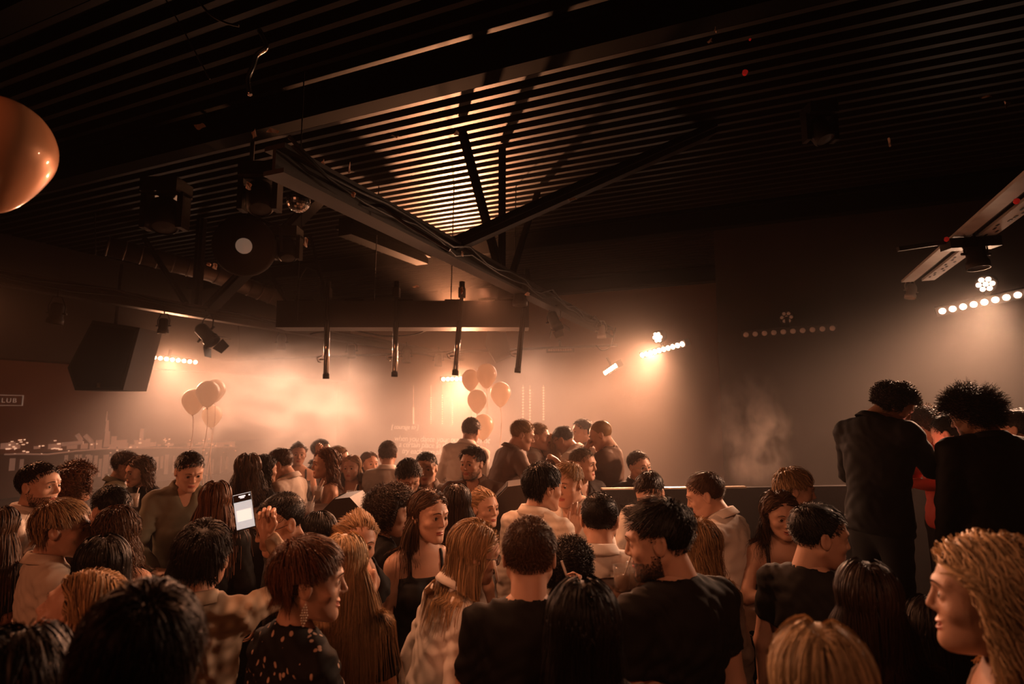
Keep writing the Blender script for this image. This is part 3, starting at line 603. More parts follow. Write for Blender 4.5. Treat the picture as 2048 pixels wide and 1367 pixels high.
# ------------------------------------------------------------------ people library
M_skin = mat('skin', (.62, .36, .25), .48, sss=.08, bump=(90, .12, .003))
M_lip = mat('lips', (.50, .17, .13), .35)
M_eyew = mat('eye_white', (.7, .62, .56), .25, coat=.5)
M_iris = mat('iris', (.05, .03, .02), .15, coat=1)
M_teeth = mat('teeth', (.85, .78, .68), .3)
HAIRC = dict(black=(.012, .008, .006), dark=(.03, .016, .010), brown=(.075, .036, .018), auburn=(.13, .05, .022), light=(.36, .21, .10), blond=(.66, .45, .25), grey=(.2, .15, .11))
def hairmat(c):
    n = c + '_hair'
    if n in MATS: return MATS[n]
    m = mat(n, HAIRC[c], .5, spec=.26); nt = m.node_tree; b = nt.nodes['Principled BSDF']
    at = nt.nodes.new('ShaderNodeAttribute'); at.attribute_name = 'tone'
    mx = nt.nodes.new('ShaderNodeMix'); mx.data_type = 'RGBA'; k = HAIRC[c]
    mx.inputs[6].default_value = (*[x * .55 for x in k], 1); mx.inputs[7].default_value = (*[min(1, x * 1.5) for x in k], 1)
    nt.links.new(at.outputs['Fac'], mx.inputs[0]); nt.links.new(mx.outputs[2], b.inputs['Base Color']); b.inputs['Anisotropic'].default_value = .5
    return m
def rotm(yaw, pitch=0, roll=0):
    """head/body rotation: yaw about Z (clockwise from +Y toward +X), pitch down positive, roll to the right shoulder positive"""
    y, p, r = [math.radians(v) for v in (yaw, pitch, roll)]
    Rz = np.array([[math.cos(y), math.sin(y), 0], [-math.sin(y), math.cos(y), 0], [0, 0, 1]])
    Rx = np.array([[1, 0, 0], [0, math.cos(p), math.sin(p)], [0, -math.sin(p), math.cos(p)]])
    Ry = np.array([[math.cos(r), 0, math.sin(r)], [0, 1, 0], [-math.sin(r), 0, math.cos(r)]])
    return Rz @ Rx @ Ry
EYE = np.array([.0315, .078, .002])
def head_sdf(P, male, o, smile, eyes):
    X, Y, Z = P; aX = np.abs(X); Q = (aX, Y, Z)
    jw = .052 + .007 * male + .004 * o[0]; cd = -.100 - .005 * male + .004 * o[1]
    d = s_ell(P, (0, -.014, .034), (.076 + .002 * o[2], .094, .084))
    d = smin(d, s_ell(P, (0, .030, .012), (.066, .060, .070)), .03)
    d = smin(d, s_ell(P, (0, .034, -.035), (.060, .053, .062)), .03)
    d = smin(d, s_ell(P, (0, .040, -.072), (jw - .010, .044, .038)), .03)
    d = smin(d, s_cap(Q, (.050 + .004 * male, -.002, -.045), (.012, .070, cd + .004), .018, .0165), .028)
    d = smin(d, s_ell(P, (0, .078, cd + .002), (.020 + .005 * male, .014, .013)), .016)
    d = smin(d, s_ell(Q, (.045, .060, -.026), (.020, .018, .016)), .018)
    d = smin(d, s_cap(Q, (.012, .0885, .022), (.046, .070, .026), .0095 + .0025 * male, .008), .014)
    d = smax(d, -s_ell(Q, (.033, .099, .000), (.021, .017, .0135)), .013)
    d = smin(d, s_ell(Q, EYE - [0, .0035, 0], (.0165, .0135, .0140)), .004)
    if eyes > 0: d = smax(d, -s_ell(Q, EYE + [0, .013, .0004], (.0135, .009, .0026 + .0022 * eyes)), .0015)
    nl = .105 + .004 * o[3] + .002 * male
    n_ = smin(s_cap(P, (0, .089, .012), (0, nl, -.026), .0065, .0095), s_ell(Q, (.0095, nl - .012, -.0315), (.0075, .011, .0065)), .007)
    d = smin(d, n_, .008)
    d = smax(d, -s_ell(Q, (.0065, nl - .006, -.0395), (.0035, .006, .003)), .003)
    mz = -.063; c = .0015 + .007 * smile; w = .021 + .006 * smile
    mzz = mz + c * (aX / w) ** 2; yb = .0865 - (aX ** 2) * 6.5
    up = np.sqrt(((aX) / (w + .002)) ** 2 + ((Y - yb) / .0105) ** 2 + ((Z - mzz - .0042) / .0052) ** 2) - 1
    lo_ = np.sqrt(((aX) / (w - .001)) ** 2 + ((Y - yb + .001) / .0115) ** 2 + ((Z - mzz + .0055 + .003 * smile) / .0058) ** 2) - 1
    d = smin(d, up * .005, .004); d = smin(d, lo_ * .0055, .004)
    op = .0009 + .0048 * smile
    sl = np.sqrt((aX / (w - .001)) ** 2 + ((Y - yb - .006) / .014) ** 2 + ((Z - mzz + .001 + .002 * smile) / op) ** 2) - 1
    d = smax(d, -sl * op, .0015)
    # ear
    R = rotm(0, -12); e = s_ell(Q, (.0795, -.008, -.004), (.0075, .0185, .031), R.T)
    e = smax(e, -s_ell(Q, (.0885, -.004, .000), (.007, .0115, .020), R.T), .004)
    e = smin(e, s_ell(Q, (.0765, .008, -.006), (.005, .006, .009)), .004)
    d = smin(d, e, .006)
    d = smin(d, s_cap(P, (0, -.020, -.05), (0, -.040, -.135), .046 + .009 * male, .047 + .010 * male), .022)
    return d
HCACHE = {}
def head_mesh(male, res, key, smile, eyes):
    k = (male, res, key, smile, eyes)
    if k in HCACHE: return HCACHE[k]
    r = np.random.default_rng(key); o = r.uniform(-1, 1, 4)
    V, Q = surface_nets(lambda P: head_sdf(P, male, o, smile, eyes), (-.096, -.118, -.15), (.096, .13, .126), res)
    c = V[Q].mean(1); mi = np.zeros(len(Q), int); mzl = -.063
    ax = np.abs(c[:, 0]); w = .021 + .006 * smile; mz = mzl + (.0015 + .007 * smile) * (ax / w) ** 2
    lip = (c[:, 1] > .074) & (ax < w) & (c[:, 2] > mz - .0115 - .003 * smile) & (c[:, 2] < mz + .0085 * (1 - .6 * (ax / w)))
    mi[lip] = 1
    parts = [(V, Q, mi)]
    if eyes > 0:
        for s in (-1, 1):
            n, m_ = 14, 10; th = np.linspace(0, PI, m_); ph = np.linspace(0, 2 * PI, n, endpoint=False); ev = []; 
            for t in th:
                for p in ph: ev.append([s * EYE[0] + .0128 * math.sin(t) * math.cos(p), EYE[1] - .002 + .0128 * math.cos(t), EYE[2] + .0128 * math.sin(t) * math.sin(p)])
            q = [[i * n + k2, (i + 1) * n + k2, (i + 1) * n + (k2 + 1) % n, i * n + (k2 + 1) % n] for i in range(m_ - 1) for k2 in range(n)]
            q = np.array(q); ev = np.array(ev); parts.append((ev, q, np.where(np.arange(len(q)) < n * 2, 3, 2)))
    if smile > .4:
        n = 12; a = np.linspace(-1, 1, n); x = a * (.018); y = .0835 - x * x * 6.5; z0 = mzl + .004 * a * a
        tv = np.concatenate([np.stack([x, y, z0 + .004], 1), np.stack([x, y, z0 - .005], 1)]); tq = np.array([[i, i + n, i + n + 1, i + 1] for i in range(n - 1)]); parts.append((tv, tq, np.full(len(tq), 4)))
    VV, QQ, MM, k0 = [], [], [], 0
    for v, q, m_ in parts: VV.append(v); QQ.append(q + k0); MM.append(m_); k0 += len(v)
    HCACHE[k] = (np.concatenate(VV), np.concatenate(QQ), np.concatenate(MM)); return HCACHE[k]
def brows(key, R=None):
    """short ribbons for eyebrows and lash lines (head space)"""
    V = []; F = []; n = 0
    for s in (-1, 1):
        for z0, z1, th, yo, x0, x1 in ((.0235, .0270, .0052, .0035, .013, .049), (.0050, .0040, .0016, .0, .018, .046)):
            for i in range(9):
                u = i / 8; x = x0 + (x1 - x0) * u; arch = math.sin(u * PI); z = z0 + (z1 - z0) * u + (.005 if th > .003 else .0025) * arch - (.006 * u * u if th > .003 else 0)
                y = (.0995 if th > .003 else .0925) - 9.0 * max(x - .012, 0) ** 2 * (1.35 if th > .003 else 1.1); t = th * (.35 + .65 * math.sin(min(1, u * 1.6 + .35) * PI / 2)) * (1 - .5 * u)
                V += [(s * x, y, z - t / 2), (s * x, y + .0008, z + t / 2)]
            F += [[n + 2 * i, n + 2 * i + 2, n + 2 * i + 3, n + 2 * i + 1] for i in range(8)]; n += 18
    return np.array(V), np.array(F)

# hands: local frame: wrist at origin, fingers +Y, palm normal -Z, thumb at -X (right hand)
HND = {}
def hand_mesh(pose, res):
    if (pose, res) in HND: return HND[(pose, res)]
    curl = {'relax': (22, 26, 18), 'grip': (58, 62, 40), 'flat': (5, 7, 5), 'pinch': (48, 40, 25), 'fist': (80, 85, 55)}[pose]
    segs = []
    base = [(-.030, .088, .0), (-.010, .094, .002), (.010, .090, .001), (.028, .080, -.003)]; ln = [(.042, .026, .020), (.047, .030, .021), (.043, .028, .021), (.033, .021, .018)]; rd = [.0090, .0092, .0088, .0078]
    for f in range(4):
        p = np.array(base[f]); a = 0; k = 1 + (.12 * f if pose in ('relax', 'flat') else 0) - (.25 if pose == 'pinch' and f == 3 else 0); sp = (f - 1.5) * .09 * (1 if pose in ('flat', 'relax') else .3)
        segs.append((np.array([base[f][0] * .5, .02, 0]), p, .0125, rd[f] + .0015))
        for j in range(3):
            a += math.radians(curl[j] * k); q = p + ln[f][j] * np.array([math.sin(sp) * math.cos(a), math.cos(a), -math.sin(a)]); r0 = rd[f] * (1 - .1 * j); segs.append((p, q, r0, r0 * .9)); p = q
    t = {'relax': [(-.022, .022, -.006), (-.044, .050, -.016), (-.052, .078, -.026), (-.050, .100, -.034)], 'flat': [(-.022, .022, -.006), (-.050, .045, -.010), (-.066, .070, -.014), (-.074, .092, -.018)]}.get(pose, [(-.020, .022, -.010), (-.036, .048, -.030), (-.030, .074, -.045), (-.016, .092, -.050)])
    t = [np.array(v) for v in t]; th = [(t[0], t[1], .017, .0125), (t[1], t[2], .0118, .0105), (t[2], t[3], .0105, .0085)]
    def f_(P):
        d = s_ell(P, (0, .048, -.002), (.040, .050, .0135)); d = smin(d, s_cap(P, (0, -.045, 0), (0, .02, 0), .0245, .024), .02)
        g = None
        for a, b, ra, rb in segs:
            s = s_cap(P, a, b, ra, rb); g = s if g is None else (smin(g, s, .003))
        d = smin(d, g, .006)
        for a, b, ra, rb in th: d = smin(d, s_cap(P, a, b, ra, rb), .006)
        return d
    V, Q = surface_nets(f_, (-.09, -.078, -.11), (.06, .205, .03), res); HND[(pose, res)] = (V, Q); return V, Q

TORSO_Z = np.array([.80, .88, .95, 1.02, 1.10, 1.20, 1.30, 1.38, 1.44, 1.48])
T_M = dict(a=[.165, .172, .170, .158, .155, .168, .182, .180, .150, .09], b=[.105, .112, .108, .098, .098, .108, .116, .108, .085, .06])
T_F = dict(a=[.172, .180, .168, .140, .132, .142, .152, .152, .125, .07], b=[.108, .115, .100, .085, .082, .096, .104, .092, .072, .05])
def torso_sdf(x, y, z, sex, inf=0, girth=1.0):
    T = T_M if sex == 'm' else T_F
    a = np.interp(z, TORSO_Z, T['a']).astype(F32) * girth + inf; b = np.interp(z, TORSO_Z, T['b']).astype(F32) * girth + inf
    k = np.sqrt((x / a) ** 2 + (y / b) ** 2); d = (k - 1) * b * 1.1
    return smax(smax(d, z - 1.48 - inf * .5, .03), .84 - z, .02)
def ik(s, w, L1, L2, pole):
    s = np.array(s, float); w = np.array(w, float); d = w - s; L = np.linalg.norm(d); 
    if L > (L1 + L2) * .995: w = s + d / L * (L1 + L2) * .995; d = w - s; L = np.linalg.norm(d)
    if L < .12: L = .12
    u = d / np.linalg.norm(d); x = (L1 * L1 - L2 * L2 + L * L) / (2 * L); h = math.sqrt(max(L1 * L1 - x * x, 0)); p = np.array(pole, float); p = p - u * (p @ u); p /= np.linalg.norm(p) + 1e-9
    return s + u * x + p * h, w
ARM = dict(  # wrist target in body frame for the right arm, elbow pole, hand pose, fingers direction, palm normal
    down=((.27, .03, .83), (.3, -1, -.2), 'relax', (0, .15, -1), (-1, 0, 0)),
    drink=((.12, .30, 1.18), (.6, -.3, -1), 'grip', (-.4, .7, .35), (-.8, -.4, 0)),
    low=((.14, .27, 1.02), (.8, -.4, -.6), 'grip', (-.5, .8, 0), (-.3, 0, -1)),
    chest=((.02, .21, 1.26), (1, .2, -1), 'relax', (-.6, .3, .7), (-.3, -.9, .2)),
    chin=((.04, .17, 1.40), (.7, .2, -1), 'relax', (-.1, -.1, 1), (.2, -1, 0)),
    mouth=((.09, .19, 1.47), (.8, .3, -1), 'fist', (-.5, -.2, .8), (-.3, -1, 0)),
    ear=((.17, .06, 1.52), (1, .3, -.6), 'pinch', (-.5, 0, .9), (-1, -.1, -.2)),
    up=((.25, .28, 1.78), (1, .2, -.6), 'grip', (0, .2, 1), (0, -1, .2)),
    reach=((.20, .52, 1.30), (.5, 0, -1), 'relax', (-.1, 1, -.15), (0, 0, -1)),
    side=((.58, .22, 1.40), (.2, -.6, -.8), 'relax', (.8, .5, 0), (0, 0, -1)),
    phone=((.08, .28, 1.16), (.9, -.3, -.8), 'grip', (-.4, .8, .3), (0, -.3, 1)),
    table=((.16, .36, 1.02), (.9, -.2, -.5), 'relax', (-.4, .9, -.1), (0, 0, -1)),
)
LEG = {}
def legs_mesh(sex, res=.018):
    if sex in LEG: return LEG[sex]
    def f(P):
        X, Y, Z = P; Q = (np.abs(X), Y, Z)
        d = smin(s_cap(Q, (.085, 0, .86), (.095, .015, .48), .092, .062), s_cap(Q, (.095, .015, .48), (.10, -.01, .07), .062, .052), .03)
        d = smin(d, s_ell(P, (0, -.005, .90), (.165, .11, .11)), .06); return d + .004 * np.sin(Z * 60 + 9 * X) * np.sin(Y * 40)
    def g(P):
        X, Y, Z = P; Q = (np.abs(X), Y, Z); d = smin(s_ell(Q, (.10, .075, .035), (.045, .10, .042)), s_ell(Q, (.10, -.02, .05), (.042, .055, .06)), .03); return smax(d, -(Z - .002), .004)
    LEG[sex] = (surface_nets(f, (-.21, -.14, .03), (.21, .14, 1.02), res), surface_nets(g, (.04, -.1, -.01), (.17, .2, .13), .012)); return LEG[sex]
LEGME = {}
def xf(V, R, t): return V @ R.T + t
def hair_ribbons(style, n, L, Rh, ho, hs, head_off, rs, sex, part=0.0, width=.0035, fr=1.0, lean=None):
    """grow ribbons in the body frame; Rh head rotation, ho head origin, hs head scale"""
    r = np.random.default_rng(rs)
    d = r.normal(size=(n * 3, 3)); d /= np.linalg.norm(d, axis=1)[:, None]
    c = np.array([0, -.014, .034]); rad = np.array([.079, .097, .087]); p = c + d * rad
    hl_y = np.array([-.12, -.09, -.05, -.01, .02, .045, .065, .09]); hl_z = np.array([-.062, -.062, -.048, .004, .012, .040, .070, .078]) + (.0 if sex == 'm' else -.004)
    ok = p[:, 2] > np.interp(p[:, 1], hl_y, hl_z)
    p = p[ok][:n]; d = d[ok][:n]; n = len(p)
    N_ = d / rad; N_ /= np.linalg.norm(N_, axis=1)[:, None]
    S = dict(short=(.030, 6, .35, .1), crop=(.012, 4, 1.0, 0), quiff=(.045, 7, .45, .05), wavy=(.085, 9, .2, .4), curly=(.085, 12, .75, .25), afro=(.085, 12, 1.3, .05), bob=(.17, 11, .05, 1.3), pixie=(.085, 9, .12, .6), long=(.42, 18, .02, 1.8), longwavy=(.42, 20, .06, 1.5), up=(.10, 9, .0, .1))[style]
    Ls, K, lift, grav = S; Ls = L or Ls; loc = p.copy()
    front = np.clip((p[:, 1] - .02) / .07, 0, 1); top = np.clip((p[:, 2] - .05) / .06, 0, 1); side = np.clip((np.abs(p[:, 0]) - .05) / .03, 0, 1) * (1 - top)
    crown = np.array([.01, -.06, .10]); rd = p - crown; rd -= N_ * (rd * N_).sum(1)[:, None]; rd /= np.linalg.norm(rd, axis=1)[:, None] + 1e-6
    fade = 1.0
    if style in ('short', 'crop', 'quiff'): comb = rd + np.array([.25, .2, 0]); fade = .35 + .65 * np.clip((p[:, 2] - .01) / .06, 0, 1)
    elif style == 'up': t_ = np.array([0, -.11, .05]); comb = t_ - p; comb -= N_ * (comb * N_).sum(1)[:, None]; comb /= np.linalg.norm(comb, axis=1)[:, None] + 1e-6
    elif style in ('bob', 'long', 'longwavy', 'pixie', 'wavy'):
        sx = np.sign(p[:, 0] - part); fw = np.clip((p[:, 1] + .055) / .05, 0, 1); comb = np.stack([sx * (.12 + .8 * fw), -.15 - .45 * fw, -1 + .75 * fw * (p[:, 2] > .02)], 1)
        if style in ('pixie', 'wavy'): comb = rd * .9 * (1 - .8 * front[:, None]) + np.array([.75 if part <= 0 else -.75, -.05, .3]) * front[:, None]; fade = (1 - .35 * front) * (1 - .55 * np.clip((np.abs(p[:, 0]) - .055) / .02, 0, 1) * (p[:, 1] > -.035) * (p[:, 2] < .05))
    else: comb = rd
    if style in ('short', 'crop'): comb = comb * (1 - front[:, None]) + front[:, None] * np.array([.55, .1, .45])
    if style == 'quiff': comb = comb * (1 - front[:, None]) + front[:, None] * np.array([.35, -.1, .9])
    R = Rh; pb = xf(p * hs, R, ho); nb = N_ @ R.T; cb = comb @ R.T
    curls = style in ('curly', 'afro', 'longwavy', 'wavy'); ph = r.uniform(0, 6.28, n); amp = {'curly': .011, 'afro': .012, 'longwavy': .010, 'wavy': .003}.get(style, 0) * r.uniform(.6, 1.3, n); om = {'curly': 2.0, 'afro': 2.3, 'longwavy': .75, 'wavy': .9}.get(style, 0)
    st = Ls * fade * r.uniform(.65, 1.1, n) / K; st = np.broadcast_to(st, (n,))[:, None]
    layer = r.uniform(0, 1, n) ** 1.3 * {'long': .012, 'longwavy': .022, 'bob': .016, 'pixie': .016, 'up': .006, 'wavy': .016, 'curly': .03, 'afro': .05, 'short': .008, 'quiff': .012, 'crop': .003}[style] + .004
    dirs = nb * lift + cb * .8 + r.normal(size=(n, 3)) * .06 * (fr if style != 'up' else .2); G = np.array([0, 0, -1.0]); fr = fr * (.25 if style == 'up' else 1)
    clump = np.stack([np.sin(loc[:, 0] * 70 + 3), np.sin(loc[:, 1] * 60 + 1), np.sin(loc[:, 2] * 65)], 1) * .10
    pts = [pb - nb * .004]; P = pb.copy(); Rt = R.T
    for i in range(K):
        f = (i + 1) / K; comb_w = max(0, 1 - f * (1.6 if Ls > .15 else .5)); dd = dirs * .9 + cb * .5 * comb_w + G * grav * (f + .1) + clump + r.normal(size=(n, 3)) * .05 * fr * (1 + f)
        if style == 'afro': dd = dd + nb * .9
        q0 = ((P - ho) @ R) / hs; ax0 = np.abs(q0[:, 0]); zone = np.zeros(n, bool)
        if style in ('long', 'longwavy', 'bob', 'curly'):
            fz = ((q0[:, 1] > .025) & (q0[:, 2] < .075) & (q0[:, 2] > -.12))[:, None]; dd = dd + fz * (np.stack([np.sign(q0[:, 0]) * .9, np.full(n, -1.3), np.zeros(n)], 1) @ R.T); dd /= np.linalg.norm(dd, axis=1)[:, None]
        if style in ('pixie', 'wavy', 'short', 'quiff', 'crop'): zone = ((ax0 > .055) & (q0[:, 1] > -.042) & (q0[:, 1] < .032) & (q0[:, 2] < (.020 if style == 'pixie' else .026))) | ((q0[:, 1] > .05) & (q0[:, 2] < (.036 if style == 'pixie' else .05))) | ((q0[:, 1] > .02) & (q0[:, 2] < .02))
        dd /= np.linalg.norm(dd, axis=1)[:, None]; dirs = dd * .8 + dirs * .2 * 0; P = P + dd * st * np.where(zone, .06, 1.0)[:, None]
        # collide with skull, face, neck, shoulders
        for _ in range(2):
            q = ((P - ho) @ R) / hs; q_first = True; hug = style in ('long', 'longwavy', 'bob', 'pixie', 'up') and f < .6
            for cc, rr in (((0, -.014, .034), (.078, .096, .086)), ((0, .030, -.030), (.066, .062, .075)), ((0, -.035, -.12), (.066, .066, .09))):
                e = (q - cc) / rr; k0 = np.linalg.norm(e, axis=1); g = e / rr; g /= np.linalg.norm(g, axis=1)[:, None] + 1e-9; dist = (k0 - 1) * min(rr) * 1.1
                tgt = layer * (1 if style not in ('afro', 'curly') else min(1, f * 1.5)); pen = np.where(dist < tgt, np.clip(tgt - dist, 0, .05), np.where((q[:, 2] > -.02) & (hug and q_first), np.clip(tgt - dist, -.02, 0), 0)); q_first = False; g2 = g @ R.T; P = P + g2 * pen[:, None] * .9; q = ((P - ho) @ R) / hs
            if Ls > .15 and lean is not None:
                sh = lean(P); P = P + sh
        out = P.copy()
        if curls:
            a1 = np.cross(dd, nb); a1 /= np.linalg.norm(a1, axis=1)[:, None] + 1e-9; an = ph + om * i; out = out + (a1 * np.cos(an)[:, None] + nb * np.sin(an)[:, None]) * (amp * min(1, f * 2))[:, None]
        pts.append(out)
    A = np.stack(pts, 1)  # n,K+1,3
    T = np.gradient(A, axis=1); Cn = xf(c * hs, R, ho); O = A - Cn; O[:, :, 2] *= .3 if Ls > .15 else 1
    Wd = np.cross(T, O); Wd /= np.linalg.norm(Wd, axis=2)[:, :, None] + 1e-9
    tw = r.uniform(-.5, .5, n); On = O / (np.linalg.norm(O, axis=2)[:, :, None] + 1e-9); Wd = Wd * np.cos(tw)[:, None, None] + On * np.sin(tw)[:, None, None]
    tp = np.linspace(1, .25, K + 1) ** .7; wd = width * r.uniform(.5, 1.2, n)[:, None] * tp[None, :]
    V = np.stack([A - Wd * wd[:, :, None] * .5, A + Wd * wd[:, :, None] * .5], 2).reshape(n, -1, 3)
    base = (np.arange(n) * (K + 1) * 2)[:, None, None]; kk = (np.arange(K) * 2)[None, :, None]; F = base + kk + np.array([0, 1, 3, 2])[None, None, :]
    tone = np.repeat(r.uniform(0, 1, n), K)
    return V.reshape(-1, 3), F.reshape(-1, 4), tone
def cap_mesh(Rh, ho, hs, sex, thick=.003):
    nu, nv = 40, 24; V = []; 
    th = np.linspace(0.001, PI * .80, nv); ph = np.linspace(0, 2 * PI, nu, endpoint=False)
    T, Pp = np.meshgrid(th, ph, indexing='ij'); d = np.stack([np.sin(T) * np.cos(Pp), np.sin(T) * np.sin(Pp), np.cos(T)], 2).reshape(-1, 3)
    p = np.array([0, -.014, .034]) + d * (np.array([.0765, .0945, .0845]) + thick)
    hl_y = np.array([-.12, -.09, -.05, -.01, .02, .045, .065, .09]); hl_z = np.array([-.062, -.062, -.048, .004, .012, .040, .070, .078])
    ok = (p[:, 2] > np.interp(p[:, 1], hl_y, hl_z) - .004 + .005 * (p[:, 1] > .02))
    q = np.array([[i * nu + k, (i + 1) * nu + k, (i + 1) * nu + (k + 1) % nu, i * nu + (k + 1) % nu] for i in range(nv - 1) for k in range(nu)])
    q = q[ok[q].all(1)]; return xf(p * hs, Rh, ho), q
CLOTH = {}
def clothmat(name, col, rough=.75, pattern=None):
    if name in MATS: return MATS[name]
    m = mat(name, col, rough, spec=.25, bump=(260, .15, .002)); nt = m.node_tree; b = nt.nodes['Principled BSDF']
    if pattern:
        tc = nt.nodes.new('ShaderNodeTexCoord'); mx = nt.nodes.new('ShaderNodeMix'); mx.data_type = 'RGBA'
        if pattern[0] == 'stripe':
            wv = nt.nodes.new('ShaderNodeTexWave'); wv.bands_direction = 'Z'; wv.inputs['Scale'].default_value = pattern[1]; wv.inputs['Distortion'].default_value = .6; nt.links.new(tc.outputs['Object'], wv.inputs['Vector']); nt.links.new(wv.outputs['Fac'], mx.inputs[0])
        elif pattern[0] == 'plaid':
            fs = []
            for dn in ('X', 'Z'):
                wv = nt.nodes.new('ShaderNodeTexWave'); wv.bands_direction = dn; wv.inputs['Scale'].default_value = pattern[1]; wv.inputs['Distortion'].default_value = .4; nt.links.new(tc.outputs['Object'], wv.inputs['Vector']); fs.append(wv)
            mu = nt.nodes.new('ShaderNodeMath'); mu.operation = 'MULTIPLY'; nt.links.new(fs[0].outputs['Fac'], mu.inputs[0]); nt.links.new(fs[1].outputs['Fac'], mu.inputs[1]); nt.links.new(mu.outputs[0], mx.inputs[0])
        else:
            vo = nt.nodes.new('ShaderNodeTexVoronoi'); vo.inputs['Scale'].default_value = pattern[1]; vo.inputs['Randomness'].default_value = 1; mpp = nt.nodes.new('ShaderNodeMapping'); mpp.inputs['Scale'].default_value = (1, 1, .55); nt.links.new(tc.outputs['Object'], mpp.inputs['Vector']); nt.links.new(mpp.outputs[0], vo.inputs['Vector'])
            lt = nt.nodes.new('ShaderNodeMath'); lt.operation = 'LESS_THAN'; lt.inputs[1].default_value = .24; nt.links.new(vo.outputs['Distance'], lt.inputs[0]); nt.links.new(lt.outputs[0], mx.inputs[0])
        mx.inputs[6].default_value = (*col, 1); mx.inputs[7].default_value = (*pattern[2], 1); nt.links.new(mx.outputs[2], b.inputs['Base Color'])
    return m
TOPS = dict(white=('shirt', (.88, .80, .72)), cream=('shirt', (.78, .66, .54)), black=('shirt', (.010, .008, .007)), dark=('shirt', (.05, .036, .03)), olive=('shirt', (.16, .145, .10)), grey=('shirt', (.22, .17, .14)), red=('shirt', (.40, .05, .03)), brown=('shirt', (.14, .08, .055)))
PATT = dict(striped_shirt=((.62, .52, .43), ('stripe', 9, (.80, .70, .60))), plaid_shirt=((.30, .22, .15), ('plaid', 5.5, (.62, .50, .38))), spangled_top=((.012, .01, .009), ('spot', 38, (.65, .45, .34))))
allp = []
def person(px, ytop, Y, yaw, sex, label, head=(0, 0, 0), hair=('short', 'dark'), top='white', arms=('down', 'down'), lean=(0, 0), floor=0.0, garment='shirt', open_collar=True, glasses=None, beard=0, smile=0, eyes=.55, hs=1.03, girth=.94, res=None, nh=None, hw=None, hl=None, part=0.0, hold=(None, None), absw=(None, None), key=None, patt=None, trousers='black', collar=True, earring=False, bald=False, frizz=1.0):
    """px,ytop: photo pixel of the crown; Y forward distance; yaw: facing seen from the camera, 0 away, 90 right, 180 toward, 270 left"""
    idx = len(allp) + 1; key = key or idx; male = 1 if sex == 'm' else 0; rr = random.Random(key * 13)
    cw = W(px, ytop, Y); az = math.degrees(math.atan2(cw[0], cw[1])); by = yaw + az; hs = hs * (1.0 if male else .94)
    Rb = rotm(by); Rl = rotm(0, lean[0], lean[1]); PEL = np.array([0, 0, .94])
    def up_(v): return PEL + Rl @ (np.array(v, float) - PEL)
    hy, hp, hr = head; Rh = rotm(hy, hp, hr)                      # relative to body frame
    nb = up_((0, -.015, 1.475)); Rn = rotm(hy * .3, hp * .5 + lean[0] * .5, hr * .5 + lean[1] * .5)
    skull = nb + Rn @ np.array([0, .012, .043]); ho = skull + Rh @ (np.array([0, .030, .098]) * hs)
    hair_h = {'short': .012, 'crop': .004, 'quiff': .03, 'wavy': .02, 'curly': .03, 'afro': .055, 'bob': .014, 'pixie': .018, 'long': .012, 'longwavy': .02, 'up': .008}.get(hair[0], 0.0)
    # highest point of the head
    dirs = (Rh.T @ np.array([0, 0, 1.0])); rad = np.array([.076, .094, .084]); crown = ho + hs * (Rh @ (np.array([0, -.014, .034]) + rad ** 2 * dirs / np.linalg.norm(rad * dirs)))
    Hn = crown[2] + hair_h
    s = (cw[2] - floor) / Hn; s = max(.82, min(1.12, s)); floor2 = floor
    ch = crown.copy() * s; ch[2] = 0
    root = np.array([cw[0], cw[1], 0]) - Rb @ ch; root[2] = floor
    zerr = cw[2] - (floor + Hn * s)
    if abs(zerr) > .01: print('HEIGHT', idx, label[:40], 's=%.2f zerr=%.2f' % ((cw[2] - floor) / Hn, zerr))
    S = s
    hs = hs / S * 1.0                        # keep true head size
    ho = skull + Rh @ (np.array([0, .030, .098]) * hs)
    d_ = np.linalg.norm(cw - [0, 0, CAMZ]); res_h = res or (.0023 if d_ < 2.3 else .0030 if d_ < 3.6 else .0042 if d_ < 5.2 else .0055); res_b = .009 if d_ < 2.6 else .012 if d_ < 4.5 else .016
    pr = empty('person', root, label, 'person', rz=0); B0 = Matrix.Identity(4)
    for i in range(3):
        for j in range(3): B0[i][j] = Rb[i, j] * S
    pr.matrix_basis = Matrix.Translation(Vector(root)) @ B0; pr.empty_display_size = .1
    pr['label'] = label
    def part_(name, V, F, mats, mi=None, smooth=True, parent=pr):
        me = mk_mesh(name, V, F if isinstance(F, list) else [F], smooth, mats, mi); o = bpy.data.objects.new(name, me); C.objects.link(o); o.parent = parent; return o
    # arms
    sw = .178 if male else .150; L1, L2 = (.285, .255) if male else (.265, .235); joints = []
    for sd, aname in ((1, arms[0]), (-1, arms[1])):
        a = ARM[aname] if isinstance(aname, str) else aname; wt = np.array(a[0], float) * [sd, 1, 1]; pole = np.array(a[1], float) * [sd, 1, 1]
        ab = absw[0 if sd == 1 else 1]
        sh = up_((sd * sw * girth, -.005, 1.405 if male else 1.385)); wt = up_(wt) if aname not in ('reach', 'side', 'table') or lean == (0, 0) else up_(wt)
        if ab is not None: wt = Rb.T @ (np.array(ab) - root) / S
        e, w_ = ik(sh, wt, L1, L2, Rl @ pole); joints.append((sh, e, w_, a, sd))
    thin = 1.0 if male else .86
